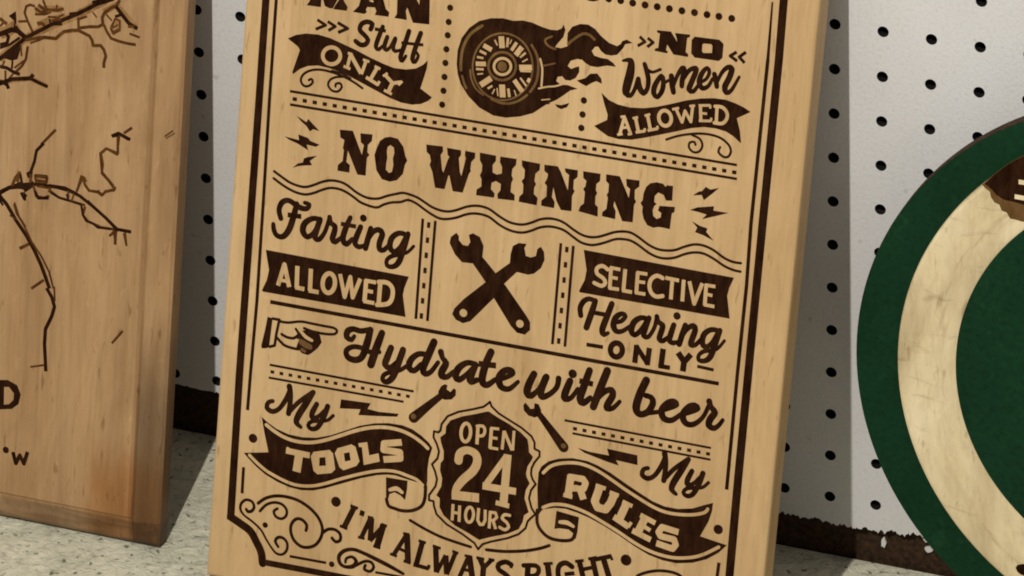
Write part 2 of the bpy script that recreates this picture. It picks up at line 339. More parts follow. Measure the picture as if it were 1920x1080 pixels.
ART = json.loads(r'''[{"n":"border_line","l":"heavy dark border with scooped corners","b":"sign","t":null,"p":[["s","D",0,0,[[11.44,317.23,3.92],[11.57,263.09,3.95],[11.31,113.53,4.04],[12.02,32.89,4.08]]],["s","D",1,0,[[11.89,34.64,4.2],[17.47,32.15,4.2],[23.72,28.9,4.2],[27.82,23.46,4.2],[30.81,18.41,4.2],[32.01,12.72,4.2]]],["s","D",0,0,[[30.57,13.33,3.15],[64.9,13.74,3.13],[272.23,14.91,3.02]]],["s","D",0,0,[[288.77,359.14,4.03],[289.23,325.59,4.05],[288.91,241.08,4.1],[288.88,106.63,4.18],[289.22,55.38,4.21],[288.69,30.86,4.23]]],["s","D",1,0,[[288.55,32.27,4.0],[280.65,30.14,4.01],[275.39,24.49,4.01],[272.88,14.17,4.02]]]]},
{"n":"border_line","l":"long thin inner border line","b":"sign","t":null,"p":[["s","D",0,0,[[17.19,318.1,1.56],[17.34,264.0,1.57],[17.91,209.99,1.58],[18.28,153.96,1.59],[17.53,114.64,1.6],[17.31,94.46,1.61]]]]},
{"n":"border_line","l":"short thin inner border line","b":"sign","t":null,"p":[["s","D",0,0,[[17.35,63.09,1.49],[17.45,55.46,1.49],[17.55,48.7,1.5]]]]},
{"n":"border_line","l":"long thin inner border line","b":"sign","t":null,"p":[["s","D",0,0,[[283.06,353.94,0.68],[283.54,324.7,1.43]]],["s","D",0,0,[[283.54,324.7,1.65],[282.87,240.06,1.67],[283.63,208.0,1.67],[283.24,162.06,1.68],[283.33,100.48,1.7]]]]},
{"n":"border_line","l":"short thin inner border line","b":"sign","t":null,"p":[["s","D",0,0,[[282.99,61.33,1.57],[282.06,39.63,1.57]]]]},
{"n":"lettering","l":"heavy slab letters reading MAN","b":"sign","t":null,"p":[["p","D",0,[[34.27,314.59],[35.88,317.04],[35.82,332.24],[43.03,332.79],[46.63,322.34],[51.92,333.08],[54.71,332.97],[54.62,319.88],[56.95,317.1],[56.67,315.06],[49.17,314.76],[49.87,316.54],[52.23,320.57],[51.0,319.86],[48.87,315.08],[46.93,314.94],[44.36,315.71],[43.08,319.18],[42.19,318.52],[42.2,314.75]]],["p","D",0,[[60.01,315.05],[63.06,318.55],[66.26,334.18],[72.34,334.31],[77.98,319.25],[80.03,317.73],[79.67,315.43],[72.21,315.23],[72.86,317.42],[71.9,319.11],[67.77,318.74],[67.05,317.32],[67.71,316.01],[66.41,314.87]]],["p","W",0,[[68.34,321.96],[69.9,323.25],[71.1,322.12],[70.6,321.52]]],["p","D",0,[[83.0,315.31],[84.19,317.58],[83.41,334.15],[89.44,334.54],[96.08,324.09],[95.97,328.76],[101.44,329.06],[102.34,314.88],[93.29,314.38],[89.65,321.81],[88.98,319.88],[89.9,315.32]]]]},
{"n":"lettering","l":"three small arrowheads and the script word Stuff","b":"sign","t":null,"p":[["s","D",0,0,[[40.77,307.91,1.4],[45.57,305.81,1.4],[40.21,302.83,1.4]]],["s","D",0,0,[[46.53,307.9,1.4],[50.97,305.96,1.4],[47.28,303.23,1.4]]],["s","D",0,0,[[52.08,308.17,1.51],[57.83,305.96,1.5],[52.71,303.02,1.51]]],["s","D",1,0,[[70.49,307.54,2.36],[71.21,310.37,2.36],[68.38,311.09,2.36],[65.34,309.47,2.36],[64.6,306.21,2.36],[67.27,304.0,2.36],[69.51,301.72,2.36],[68.21,299.16,2.36],[65.48,298.58,2.36],[62.75,300.05,2.36]]],["s","D",1,0,[[77.07,309.8,2.14],[74.77,302.53,2.36],[74.08,298.76,2.15],[75.72,297.7,1.82],[77.76,299.85,1.39]]],["s","D",0,0,[[72.78,307.99,1.61],[78.89,307.88,1.61]]],["s","D",1,0,[[79.96,304.91,2.14],[78.71,299.74,2.25],[79.95,298.09,1.93],[82.02,299.99,1.5],[84.4,304.81,2.03],[83.5,300.21,2.14],[84.76,298.21,1.82],[87.61,299.28,1.28]]],["s","D",1,0,[[91.57,309.73,2.35],[89.82,302.76,2.46],[87.93,295.4,2.36],[89.16,293.86,1.82],[90.87,296.64,1.5]]],["s","D",1,0,[[98.08,309.69,2.35],[96.13,303.22,2.46],[94.54,295.64,2.35],[96.14,294.32,1.82],[97.67,297.96,1.5],[95.57,299.99,1.39]]],["s","D",0,0,[[87.86,303.09,1.39],[99.94,303.81,1.39]]]]},
{"n":"banner","l":"waving dark ribbon reading ONLY","b":"sign","t":"pale slab letters ONLY","p":[["p","D",0,[[25.17,295.67],[29.48,298.18],[34.96,299.81],[41.64,300.31],[48.41,299.52],[54.67,297.85],[63.22,295.5],[71.79,292.63],[79.17,290.62],[84.81,289.41],[91.44,289.66],[96.85,291.03],[100.52,293.43],[102.95,296.12],[102.83,292.22],[101.62,286.79],[100.16,281.06],[106.92,277.4],[104.78,275.22],[101.09,273.06],[96.2,271.92],[90.09,272.1],[83.31,273.66],[75.88,276.17],[67.88,278.86],[60.43,281.38],[54.73,282.86],[49.07,283.82],[42.88,284.17],[37.36,283.04],[33.05,280.78],[29.48,277.47],[29.0,278.56],[30.55,284.09],[32.29,290.7],[31.04,292.35]]],["s","L",1,1,[[54.92,291.16,1.94],[54.44,288.85,1.94],[52.79,286.95,1.94],[50.41,285.98,1.94],[47.93,286.19,1.94],[46.03,287.53,1.94],[45.2,289.65,1.94],[45.68,291.96,1.94],[47.34,293.86,1.94],[49.72,294.83,1.94],[52.19,294.61,1.94],[54.1,293.27,1.94]]],["s","L",0,0,[[60.61,293.25,1.61],[59.11,285.39,1.62]]],["s","L",0,0,[[60.36,292.95,2.04],[67.04,283.73,2.04]]],["s","L",0,0,[[69.42,290.94,1.61],[67.24,283.39,1.61]]],["s","L",0,0,[[57.16,286.03,1.4],[60.97,285.15,1.4]]],["s","L",0,0,[[67.57,291.13,1.29],[71.12,290.53,1.29]]],["s","L",0,0,[[58.94,293.26,1.29],[61.48,292.86,1.29]]],["s","L",0,0,[[75.75,288.25,1.83],[72.55,281.7,1.83]]],["s","L",0,0,[[69.95,282.24,1.72],[76.85,279.33,1.72]]],["s","L",0,0,[[76.5,278.9,1.29],[77.58,281.33,1.29]]],["s","L",0,0,[[74.21,288.7,1.29],[77.46,287.73,1.29]]],["s","L",0,0,[[80.15,285.26,1.82],[84.79,281.42,1.82]]],["s","L",0,0,[[89.35,282.66,1.72],[84.79,281.42,1.72]]],["s","L",0,0,[[84.77,281.63,2.04],[82.66,276.19,2.04]]],["s","L",0,0,[[80.37,277.04,1.4],[84.81,275.63,1.4]]],["s","L",0,0,[[79.24,284.22,1.18],[81.63,286.18,1.18]]],["s","L",0,0,[[88.0,280.87,1.18],[90.02,283.29,1.18]]]]},
{"n":"scrollwork","l":"thin curling flourish under the ONLY ribbon","b":"sign","t":null,"p":[["s","D",1,0,[[68.37,276.2,1.08],[63.44,278.58,1.08],[57.71,280.53,1.08],[50.89,281.89,1.08],[44.16,282.15,1.08],[38.66,280.76,1.08],[34.95,277.91,1.08],[34.08,274.6,1.08],[35.94,272.35,1.08],[38.72,272.68,1.08],[40.79,275.02,1.08],[39.83,276.56,1.08],[38.49,275.71,1.08]]],["s","D",1,0,[[58.26,280.62,1.02],[53.31,279.63,1.03],[50.22,277.66,1.03],[49.31,274.88,1.03],[51.64,272.34,1.03],[54.99,272.34,1.03],[57.02,275.04,1.03],[55.76,276.85,1.03],[53.58,276.08,1.03],[53.47,274.69,1.03]]],["s","D",1,0,[[50.83,282.77,0.65],[56.47,282.07,0.65],[61.63,280.25,0.65]]]]},
{"n":"dotted_line","l":"upright row of round dots beside the wheel","b":"sign","t":null,"p":[["d","D",113.07,332.64,1.59],["d","D",112.93,325.19,1.59],["d","D",112.72,317.77,1.59],["d","D",112.75,310.85,1.59],["d","D",112.65,303.53,1.6],["d","D",112.69,296.38,1.6],["d","D",112.8,289.07,1.6],["d","D",112.85,281.85,1.6],["d","D",112.74,274.55,1.6]]},
{"n":"dotted_line","l":"row of round dots along the top edge","b":"sign","t":null,"p":[["d","D",197.34,342.65,1.77],["d","D",203.77,342.7,1.77],["d","D",210.21,342.45,1.77],["d","D",216.78,342.42,1.77],["d","D",223.28,342.49,1.76],["d","D",229.77,342.45,1.76],["d","D",236.42,342.44,1.76],["d","D",243.09,342.54,1.76],["d","D",249.72,342.48,1.75],["d","D",256.01,342.52,1.75],["d","D",262.77,342.53,1.75],["d","D",188.11,346.9,6.89]]},
{"n":"dotted_line","l":"short upright row of dots right of the wheel","b":"sign","t":null,"p":[["d","D",188.83,288.83,1.63],["d","D",188.78,281.54,1.63],["d","D",188.76,274.52,1.63]]},
{"n":"wheel_picture","l":"burning spoked tyre with flames streaming to the right","b":"sign","t":null,"p":[["p","D",0,[[118.86,296.82],[118.8,304.12],[120.45,310.63],[124.07,316.39],[129.17,320.81],[135.51,323.23],[141.97,324.17],[147.46,323.71],[152.81,324.69],[157.72,324.35],[163.26,322.92],[167.66,322.2],[171.42,322.47],[173.74,323.76],[174.63,325.91],[175.83,323.3],[175.03,319.56],[172.04,315.48],[171.01,313.67],[174.37,313.67],[177.74,315.23],[177.19,318.35],[177.14,321.96],[179.26,325.48],[183.39,327.56],[187.66,327.91],[191.58,326.24],[195.09,323.07],[199.64,320.27],[204.03,319.3],[205.83,320.71],[206.44,322.24],[208.74,323.42],[212.07,322.19],[208.16,320.97],[207.29,318.77],[204.42,314.97],[201.28,314.02],[198.05,314.09],[195.67,315.52],[193.98,317.53],[192.29,317.17],[190.73,314.76],[192.27,312.62],[196.09,311.98],[199.59,312.0],[202.69,310.42],[204.35,308.72],[199.63,308.6],[194.39,306.96],[190.62,306.99],[187.82,308.1],[186.08,309.49],[183.38,309.48],[180.0,308.02],[178.64,305.11],[180.64,303.87],[183.22,305.31],[184.79,305.82],[185.04,303.01],[183.45,299.65],[180.64,297.86],[177.94,297.75],[176.17,299.44],[173.79,298.75],[173.18,296.48],[175.76,294.91],[179.24,295.35],[185.01,294.29],[181.09,292.79],[177.58,289.64],[174.04,286.74],[170.43,284.6],[171.01,284.17],[168.89,283.58],[162.3,278.1],[155.47,275.18],[147.82,273.33],[140.86,273.37],[132.94,276.29],[126.48,281.29],[121.9,286.84],[119.84,291.75]]],["p","D",0,[[184.1,298.45],[188.52,300.34],[190.98,303.01],[194.68,303.74],[197.04,301.52],[197.71,298.89],[194.51,299.73],[191.94,298.29],[189.42,296.34],[186.64,297.25]]],["p","D",0,[[173.59,284.48],[176.95,284.49],[181.23,286.32],[180.14,283.96],[177.13,282.44],[174.79,283.11]]],["s","M",1,1,[[159.96,301.78,0.84],[159.31,295.01,0.85],[156.3,288.88,0.85],[151.39,284.32,0.85],[145.32,282.02,0.85],[139.01,282.36,0.85],[133.44,285.27,0.85],[129.44,290.32,0.85],[127.65,296.73,0.85],[128.33,303.52,0.85],[131.37,309.65,0.85],[136.3,314.19,0.85],[142.36,316.45,0.85],[148.65,316.09,0.84],[154.19,313.18,0.84],[158.16,308.16,0.84]]],["s","M",1,0,[[169.03,318.9,0.95],[165.93,317.23,0.95],[165.54,315.51,0.95],[167.88,313.54,0.95],[171.47,312.7,0.95]]],["s","M",1,0,[[177.91,316.39,1.26],[181.37,319.92,1.26],[185.43,322.82,1.26],[188.66,322.8,1.26],[191.64,320.83,1.26]]],["s","W",1,0,[[163.63,306.4,1.16],[165.1,301.96,1.16],[165.45,296.82,1.16],[165.48,292.67,1.16]]],["s","M",0,0,[[165.28,303.03,0.74],[172.11,305.55,0.74]]],["s","W",1,0,[[164.15,291.16,0.95],[168.63,292.75,0.95],[172.88,293.73,0.95],[176.53,295.34,0.95]]],["s","W",0,0,[[166.01,285.46,0.63],[170.79,286.64,0.63]]],["s","M",1,0,[[131.0,318.6,1.38],[125.39,313.73,1.38],[122.0,307.22,1.38],[121.04,300.29,1.38],[121.45,294.09,1.38]]],["s","M",1,0,[[122.36,291.1,1.06],[123.64,287.64,1.06],[125.05,285.25,1.06]]],["s","M",1,0,[[158.45,312.86,1.16],[161.89,307.69,1.16],[163.11,301.13,1.16],[162.52,294.28,1.16],[159.75,288.64,1.16]]],["s","M",1,0,[[139.33,281.75,1.06],[143.53,280.59,1.06],[148.97,280.93,1.06],[154.21,283.33,1.06],[158.27,286.84,1.06]]],["s","M",1,0,[[126.44,294.87,0.74],[127.68,289.84,0.74],[130.51,285.59,0.74],[134.56,283.09,0.74]]],["s","W",0,0,[[141.69,314.84,3.07],[142.75,308.77,3.07]]],["s","W",0,0,[[145.41,314.58,1.37],[145.4,309.7,1.37]]],["s","W",0,0,[[150.29,312.9,1.79],[147.8,308.36,1.8]]],["s","W",0,0,[[153.34,311.03,2.85],[150.32,306.31,2.85]]],["s","W",0,0,[[155.58,308.37,1.16],[152.73,305.49,1.16]]],["s","W",0,0,[[156.93,305.36,0.74],[154.11,303.36,0.74]]],["s","W",0,0,[[152.75,300.24,2.96],[159.62,301.31,2.96]]],["s","W",0,0,[[153.45,298.47,0.85],[159.37,299.19,0.84]]],["s","W",0,0,[[157.58,294.8,2.33],[159.26,294.18,2.32]]],["s","W",0,0,[[150.61,293.45,2.54],[155.55,288.08,2.54]]],["s","W",0,0,[[153.74,295.09,1.06],[157.45,291.3,1.06]]],["s","W",0,0,[[144.24,290.1,3.29],[145.25,283.48,3.29]]],["s","W",0,0,[[147.76,288.57,1.48],[148.79,284.19,1.48]]],["s","W",0,0,[[141.7,287.87,0.74],[142.6,283.74,0.74]]],["s","W",0,0,[[151.06,288.31,0.64],[152.4,285.39,0.64]]],["s","W",0,0,[[138.13,292.53,3.08],[132.62,287.9,3.08]]],["s","W",0,0,[[139.12,288.62,1.17],[136.71,286.77,1.17]]],["s","W",0,0,[[140.51,287.16,0.74],[139.38,284.37,0.74]]],["s","W",0,0,[[129.14,298.53,2.44],[134.71,299.29,2.44]]],["s","W",0,0,[[129.53,295.88,1.27],[133.71,296.32,1.27]]],["s","W",0,0,[[130.41,293.3,0.8],[133.62,294.12,0.8]]],["s","W",0,0,[[132.49,308.74,2.54],[137.18,306.97,2.54]]],["s","W",0,0,[[130.74,305.55,1.38],[134.5,304.37,1.38]]],["s","W",0,0,[[129.55,302.14,1.17],[133.06,302.06,1.17]]],["s","W",0,0,[[138.34,312.45,0.85],[140.05,309.75,0.85]]],["s","W",0,0,[[147.48,314.02,0.63],[146.6,311.55,0.63]]],["s","M",1,1,[[150.97,300.69,1.16],[150.29,296.94,1.16],[147.8,293.88,1.16],[144.16,292.33,1.17],[140.36,292.71,1.17],[137.41,294.92,1.17],[136.11,298.37,1.17],[136.8,302.12,1.17],[139.29,305.18,1.16],[142.93,306.72,1.16],[146.72,306.33,1.16],[149.66,304.12,1.16]]],["s","W",1,1,[[148.24,300.11,1.48],[147.81,297.9,1.48],[146.27,296.1,1.48],[144.03,295.18,1.48],[141.69,295.38,1.48],[139.88,296.66,1.48],[139.09,298.67,1.48],[139.52,300.88,1.48],[141.06,302.68,1.48],[143.3,303.6,1.48],[145.64,303.39,1.48],[147.45,302.11,1.48]]],["d","M",143.56,299.37,2.54]]},
{"n":"lettering","l":"wide block letters NO between arrowheads","b":"sign","t":null,"p":[["s","D",0,0,[[215.46,326.05,1.35],[218.5,323.8,1.35],[214.8,321.07,1.35]]],["s","D",0,0,[[219.74,325.94,1.35],[222.85,324.11,1.35],[219.9,321.34,1.35]]],["p","D",0,[[224.22,330.64],[231.69,331.07],[235.44,326.31],[235.01,328.04],[233.86,330.68],[241.9,331.05],[241.7,329.74],[240.49,329.14],[240.31,321.94],[241.9,320.9],[241.71,319.59],[234.03,319.68],[230.31,324.24],[229.94,321.35],[230.95,320.74],[230.73,319.73],[223.93,320.01],[224.19,321.23],[225.73,321.83],[226.0,329.22],[224.48,329.5]]],["p","D",0,[[244.34,330.45],[257.39,330.83],[259.78,329.05],[259.84,321.9],[258.05,320.08],[245.35,319.85],[243.32,321.64],[242.94,328.5]]],["p","W",0,[[249.38,327.7],[253.33,327.95],[254.04,327.14],[254.17,323.58],[249.57,322.86],[248.85,323.78],[248.75,327.09]]],["s","D",0,0,[[266.99,326.08,1.44],[263.8,323.54,1.45],[267.7,321.49,1.44]]],["s","D",0,0,[[271.83,326.73,1.44],[268.53,323.76,1.44],[271.63,321.18,1.44]]]]},
{"n":"lettering","l":"brush script word Women","b":"sign","t":null,"p":[["s","D",1,0,[[207.77,312.4,1.04],[211.84,312.98,2.87],[212.21,307.26,4.28],[211.12,300.38,4.39],[210.84,296.46,3.66],[213.21,295.13,2.09],[215.16,298.43,1.88],[216.76,304.37,2.4]]],["s","D",1,0,[[216.76,304.37,2.19],[217.87,299.89,2.92],[220.07,297.55,2.61],[221.88,300.01,2.19],[222.09,304.69,2.4],[220.56,309.6,2.4],[219.33,312.5,2.08]]],["s","D",1,0,[[220.41,310.09,1.77],[223.72,308.96,1.35],[227.91,311.06,1.35]]],["s","D",1,1,[[228.64,307.78,2.19],[225.91,302.71,2.61],[225.49,298.52,2.61],[227.54,296.67,2.09],[229.85,300.5,2.4],[230.03,305.42,2.4]]],["s","D",1,0,[[229.81,303.84,1.35],[233.04,306.41,1.35]]],["s","D",1,0,[[234.0,308.62,2.6],[234.85,304.12,2.86],[235.83,300.56,2.5]]],["s","D",1,0,[[235.26,302.64,1.56],[237.05,309.1,1.87],[239.3,313.46,2.39],[240.57,312.48,2.6],[239.87,307.48,2.6],[239.95,304.31,2.29]]],["s","D",1,0,[[240.29,307.55,1.56],[243.08,312.87,2.08],[246.38,314.57,2.38],[246.57,312.54,2.59],[244.73,306.7,2.7],[243.89,303.23,2.7],[246.19,302.56,2.08],[248.6,306.29,1.56]]],["s","D",1,0,[[248.92,307.36,1.56],[252.39,309.97,1.55],[253.74,313.67,1.86],[252.38,315.61,1.86],[250.01,312.67,2.38],[248.87,307.87,2.7],[250.74,304.98,2.39],[253.78,306.49,1.87],[255.63,310.47,1.55]]],["s","D",1,0,[[256.44,313.07,2.38],[257.46,310.25,2.59],[258.3,306.99,2.28]]],["s","D",1,0,[[257.86,308.26,1.55],[260.42,314.71,1.86],[263.3,317.73,2.38],[265.28,317.01,2.89],[264.35,312.36,2.89],[262.49,307.45,2.9],[263.49,304.73,2.38],[266.0,306.21,1.86],[269.51,313.68,1.34]]]]},
{"n":"banner","l":"waving dark ribbon reading ALLOWED","b":"sign","t":"pale slab letters ALLOWED","p":[["p","D",0,[[197.84,294.25],[202.1,291.19],[207.09,289.65],[213.58,289.13],[221.02,289.95],[227.3,291.57],[235.05,294.35],[242.77,297.38],[250.54,299.65],[257.33,300.88],[263.67,301.06],[269.07,300.02],[273.43,298.66],[277.19,296.95],[270.31,292.66],[272.5,286.42],[273.73,280.19],[269.09,283.3],[265.21,285.0],[259.84,285.68],[253.48,285.43],[246.72,283.72],[239.0,280.78],[231.24,277.97],[223.46,275.17],[216.15,272.84],[209.24,271.99],[203.25,272.58],[199.3,274.54],[195.49,276.64],[202.07,280.81],[202.16,283.42],[199.9,288.77]]],["s","L",0,0,[[209.51,274.84,1.58],[211.18,283.72,1.57],[215.11,276.05,1.57]]],["s","L",0,0,[[210.19,278.06,1.26],[214.08,279.0,1.26]]],["s","L",0,0,[[208.18,274.1,1.16],[211.01,274.97,1.15]]],["s","L",0,0,[[213.79,275.11,1.15],[215.97,275.98,1.15]]],["s","L",0,0,[[209.15,283.5,1.15],[211.67,284.21,1.15]]],["s","L",0,0,[[217.0,284.65,1.68],[219.28,277.45,1.68]]],["s","L",0,0,[[217.82,276.9,1.36],[222.73,278.42,1.36]]],["s","L",0,0,[[222.75,278.21,1.15],[222.39,279.81,1.15]]],["s","L",0,0,[[215.58,283.8,1.15],[218.38,284.87,1.15]]],["s","L",0,0,[[223.23,286.89,1.67],[225.52,279.59,1.67]]],["s","L",0,0,[[224.08,278.84,1.36],[229.37,280.73,1.36]]],["s","L",0,0,[[229.39,280.53,1.15],[228.93,282.11,1.15]]],["s","L",0,0,[[221.8,286.14,1.15],[224.68,287.43,1.15]]],["s","L",1,1,[[235.81,287.81,1.77],[236.0,285.78,1.77],[235.3,283.98,1.77],[233.89,282.89,1.77],[232.16,282.81,1.78],[230.57,283.75,1.78],[229.54,285.47,1.78],[229.35,287.5,1.78],[230.06,289.3,1.77],[231.46,290.39,1.77],[233.19,290.47,1.77],[234.78,289.53,1.77]]],["s","L",0,0,[[237.9,292.43,1.46],[241.81,286.04,1.46],[242.85,291.98,1.46],[246.42,286.98,1.46],[246.63,294.85,1.46]]],["s","L",0,0,[[236.05,291.73,1.15],[239.56,293.01,1.15]]],["s","L",0,0,[[244.93,294.79,1.14],[247.84,295.56,1.14]]],["s","L",0,0,[[250.67,296.06,1.56],[251.59,288.53,1.56]]],["s","L",0,0,[[249.72,295.91,1.25],[255.9,296.95,1.25]]],["s","L",0,0,[[251.25,292.19,1.14],[254.52,292.4,1.14]]],["s","L",0,0,[[250.56,288.16,1.25],[256.96,289.08,1.25]]],["s","L",0,0,[[255.77,297.13,1.04],[255.95,295.31,1.04]]],["s","L",0,0,[[256.88,288.81,1.04],[256.97,290.73,1.04]]],["s","L",0,0,[[259.41,296.89,1.56],[259.76,288.71,1.56]]],["s","L",1,0,[[258.35,296.82,1.66],[262.05,297.0,1.66],[264.68,294.95,1.66],[265.18,291.94,1.66],[263.15,288.84,1.66],[258.73,288.44,1.66]]]]},
{"n":"scrollwork","l":"thin curling flourish under the ALLOWED ribbon","b":"sign","t":null,"p":[["s","D",1,0,[[234.38,275.84,1.05],[239.24,278.23,1.04],[244.4,280.04,1.04],[250.66,281.57,1.04],[257.0,282.07,1.04],[262.93,281.17,1.04],[267.45,278.29,1.04],[268.83,275.01,1.04],[267.5,272.21,1.04],[264.87,271.99,1.04],[262.29,273.95,1.04],[262.95,276.53,1.04]]],["s","D",1,0,[[247.58,280.35,0.99],[251.97,278.99,0.99],[253.62,275.64,0.99],[252.06,272.39,0.99],[248.92,271.77,0.99],[246.59,273.88,0.99],[246.89,276.36,0.99],[249.23,277.0,0.99],[249.94,275.66,0.99]]]]},
{"n":"ruled_line","l":"double rule with a row of dashes under the wheel","b":"sign","t":null,"p":[["s","D",0,0,[[28.45,268.31,1.16],[272.64,268.88,1.11]]],["s","D",0,0,[[28.98,261.32,1.16],[273.32,261.82,1.11]]],["s","D",0,0,[[30.22,264.53,1.74],[32.65,264.54,1.74]]],["s","D",0,0,[[35.84,264.54,1.74],[38.26,264.55,1.74]]],["s","D",0,0,[[41.45,264.55,1.73],[43.87,264.56,1.73]]],["s","D",0,0,[[47.05,264.56,1.73],[49.47,264.57,1.73]]],["s","D",0,0,[[52.65,264.57,1.73],[55.06,264.58,1.73]]],["s","D",0,0,[[58.24,264.58,1.73],[60.65,264.58,1.73]]],["s","D",0,0,[[63.82,264.59,1.73],[66.23,264.59,1.73]]],["s","D",0,0,[[69.39,264.6,1.73],[71.8,264.6,1.73]]],["s","D",0,0,[[74.96,264.61,1.72],[77.36,264.61,1.72]]],["s","D",0,0,[[80.52,264.62,1.72],[82.91,264.62,1.72]]],["s","D",0,0,[[86.07,264.63,1.72],[88.46,264.63,1.72]]],["s","D",0,0,[[91.61,264.64,1.72],[94.0,264.64,1.72]]],["s","D",0,0,[[97.14,264.65,1.72],[99.53,264.65,1.72]]],["s","D",0,0,[[102.67,264.65,1.72],[105.06,264.66,1.71]]],["s","D",0,0,[[108.19,264.66,1.71],[110.58,264.67,1.71]]],["s","D",0,0,[[113.71,264.67,1.71],[116.09,264.68,1.71]]],["s","D",0,0,[[119.21,264.68,1.71],[121.59,264.69,1.71]]],["s","D",0,0,[[124.71,264.69,1.71],[127.09,264.7,1.71]]],["s","D",0,0,[[130.2,264.7,1.71],[132.57,264.7,1.71]]],["s","D",0,0,[[135.69,264.71,1.71],[138.05,264.71,1.7]]],["s","D",0,0,[[141.17,264.72,1.7],[143.53,264.72,1.7]]],["s","D",0,0,[[146.63,264.73,1.7],[149.0,264.73,1.7]]],["s","D",0,0,[[152.1,264.74,1.7],[154.45,264.74,1.7]]],["s","D",0,0,[[157.55,264.75,1.7],[159.91,264.75,1.7]]],["s","D",0,0,[[163.0,264.76,1.7],[165.35,264.76,1.7]]],["s","D",0,0,[[168.44,264.76,1.7],[170.79,264.77,1.69]]],["s","D",0,0,[[173.87,264.77,1.69],[176.22,264.78,1.69]]],["s","D",0,0,[[179.3,264.78,1.69],[181.64,264.79,1.69]]],["s","D",0,0,[[184.72,264.79,1.69],[187.06,264.79,1.69]]],["s","D",0,0,[[190.13,264.8,1.69],[192.47,264.8,1.69]]],["s","D",0,0,[[195.54,264.81,1.69],[197.87,264.81,1.69]]],["s","D",0,0,[[200.93,264.82,1.69],[203.26,264.82,1.68]]],["s","D",0,0,[[206.32,264.83,1.68],[208.65,264.83,1.68]]],["s","D",0,0,[[211.71,264.84,1.68],[214.03,264.84,1.68]]],["s","D",0,0,[[217.08,264.84,1.68],[219.4,264.85,1.68]]],["s","D",0,0,[[222.45,264.85,1.68],[224.77,264.86,1.68]]],["s","D",0,0,[[227.81,264.86,1.68],[230.13,264.87,1.68]]],["s","D",0,0,[[233.17,264.87,1.68],[235.48,264.88,1.67]]],["s","D",0,0,[[238.52,264.88,1.67],[240.82,264.88,1.67]]],["s","D",0,0,[[243.86,264.89,1.67],[246.16,264.89,1.67]]],["s","D",0,0,[[249.19,264.9,1.67],[251.49,264.9,1.67]]],["s","D",0,0,[[254.52,264.91,1.67],[256.82,264.91,1.67]]],["s","D",0,0,[[259.84,264.92,1.67],[262.13,264.92,1.67]]],["s","D",0,0,[[265.15,264.92,1.67],[267.44,264.93,1.66]]],["s","D",0,0,[[270.46,264.93,1.66],[272.75,264.94,1.66]]]]},
{"n":"lightning_bolt","l":"three lightning bolts left of NO WHINING","b":"sign","t":null,"p":[["p","D",0,[[32.96,256.13],[38.79,253.5],[39.77,255.36],[42.17,253.35],[46.53,249.97],[42.96,250.45],[41.1,248.99],[38.94,251.51],[35.68,253.64]]],["p","D",0,[[27.27,244.1],[35.45,243.39],[34.83,246.38],[40.37,245.36],[41.77,243.99],[47.08,242.83],[45.06,241.44],[39.85,241.76],[40.86,238.89],[34.81,241.48],[29.74,242.79]]],["p","D",0,[[32.99,228.28],[35.72,231.02],[38.46,232.05],[38.86,234.2],[41.02,235.35],[46.09,236.81],[42.3,233.43],[43.69,231.42],[39.14,230.46],[35.82,229.6]]]]},
{"n":"lightning_bolt","l":"three lightning bolts right of NO WHINING","b":"sign","t":null,"p":[["p","D",0,[[251.12,249.63],[253.73,251.93],[255.64,252.66],[257.43,255.13],[259.93,254.09],[264.41,255.66],[261.42,252.47],[257.03,248.11],[255.62,250.58]]],["p","D",0,[[250.21,241.88],[253.88,243.85],[262.65,245.88],[262.55,243.63],[270.53,243.71],[263.76,240.92],[256.98,238.22],[259.22,240.99],[254.63,241.58]]],["p","D",0,[[251.81,236.27],[256.36,234.58],[260.26,233.98],[259.81,232.03],[264.13,228.18],[258.39,230.13],[253.92,230.94],[254.86,233.49]]]]},
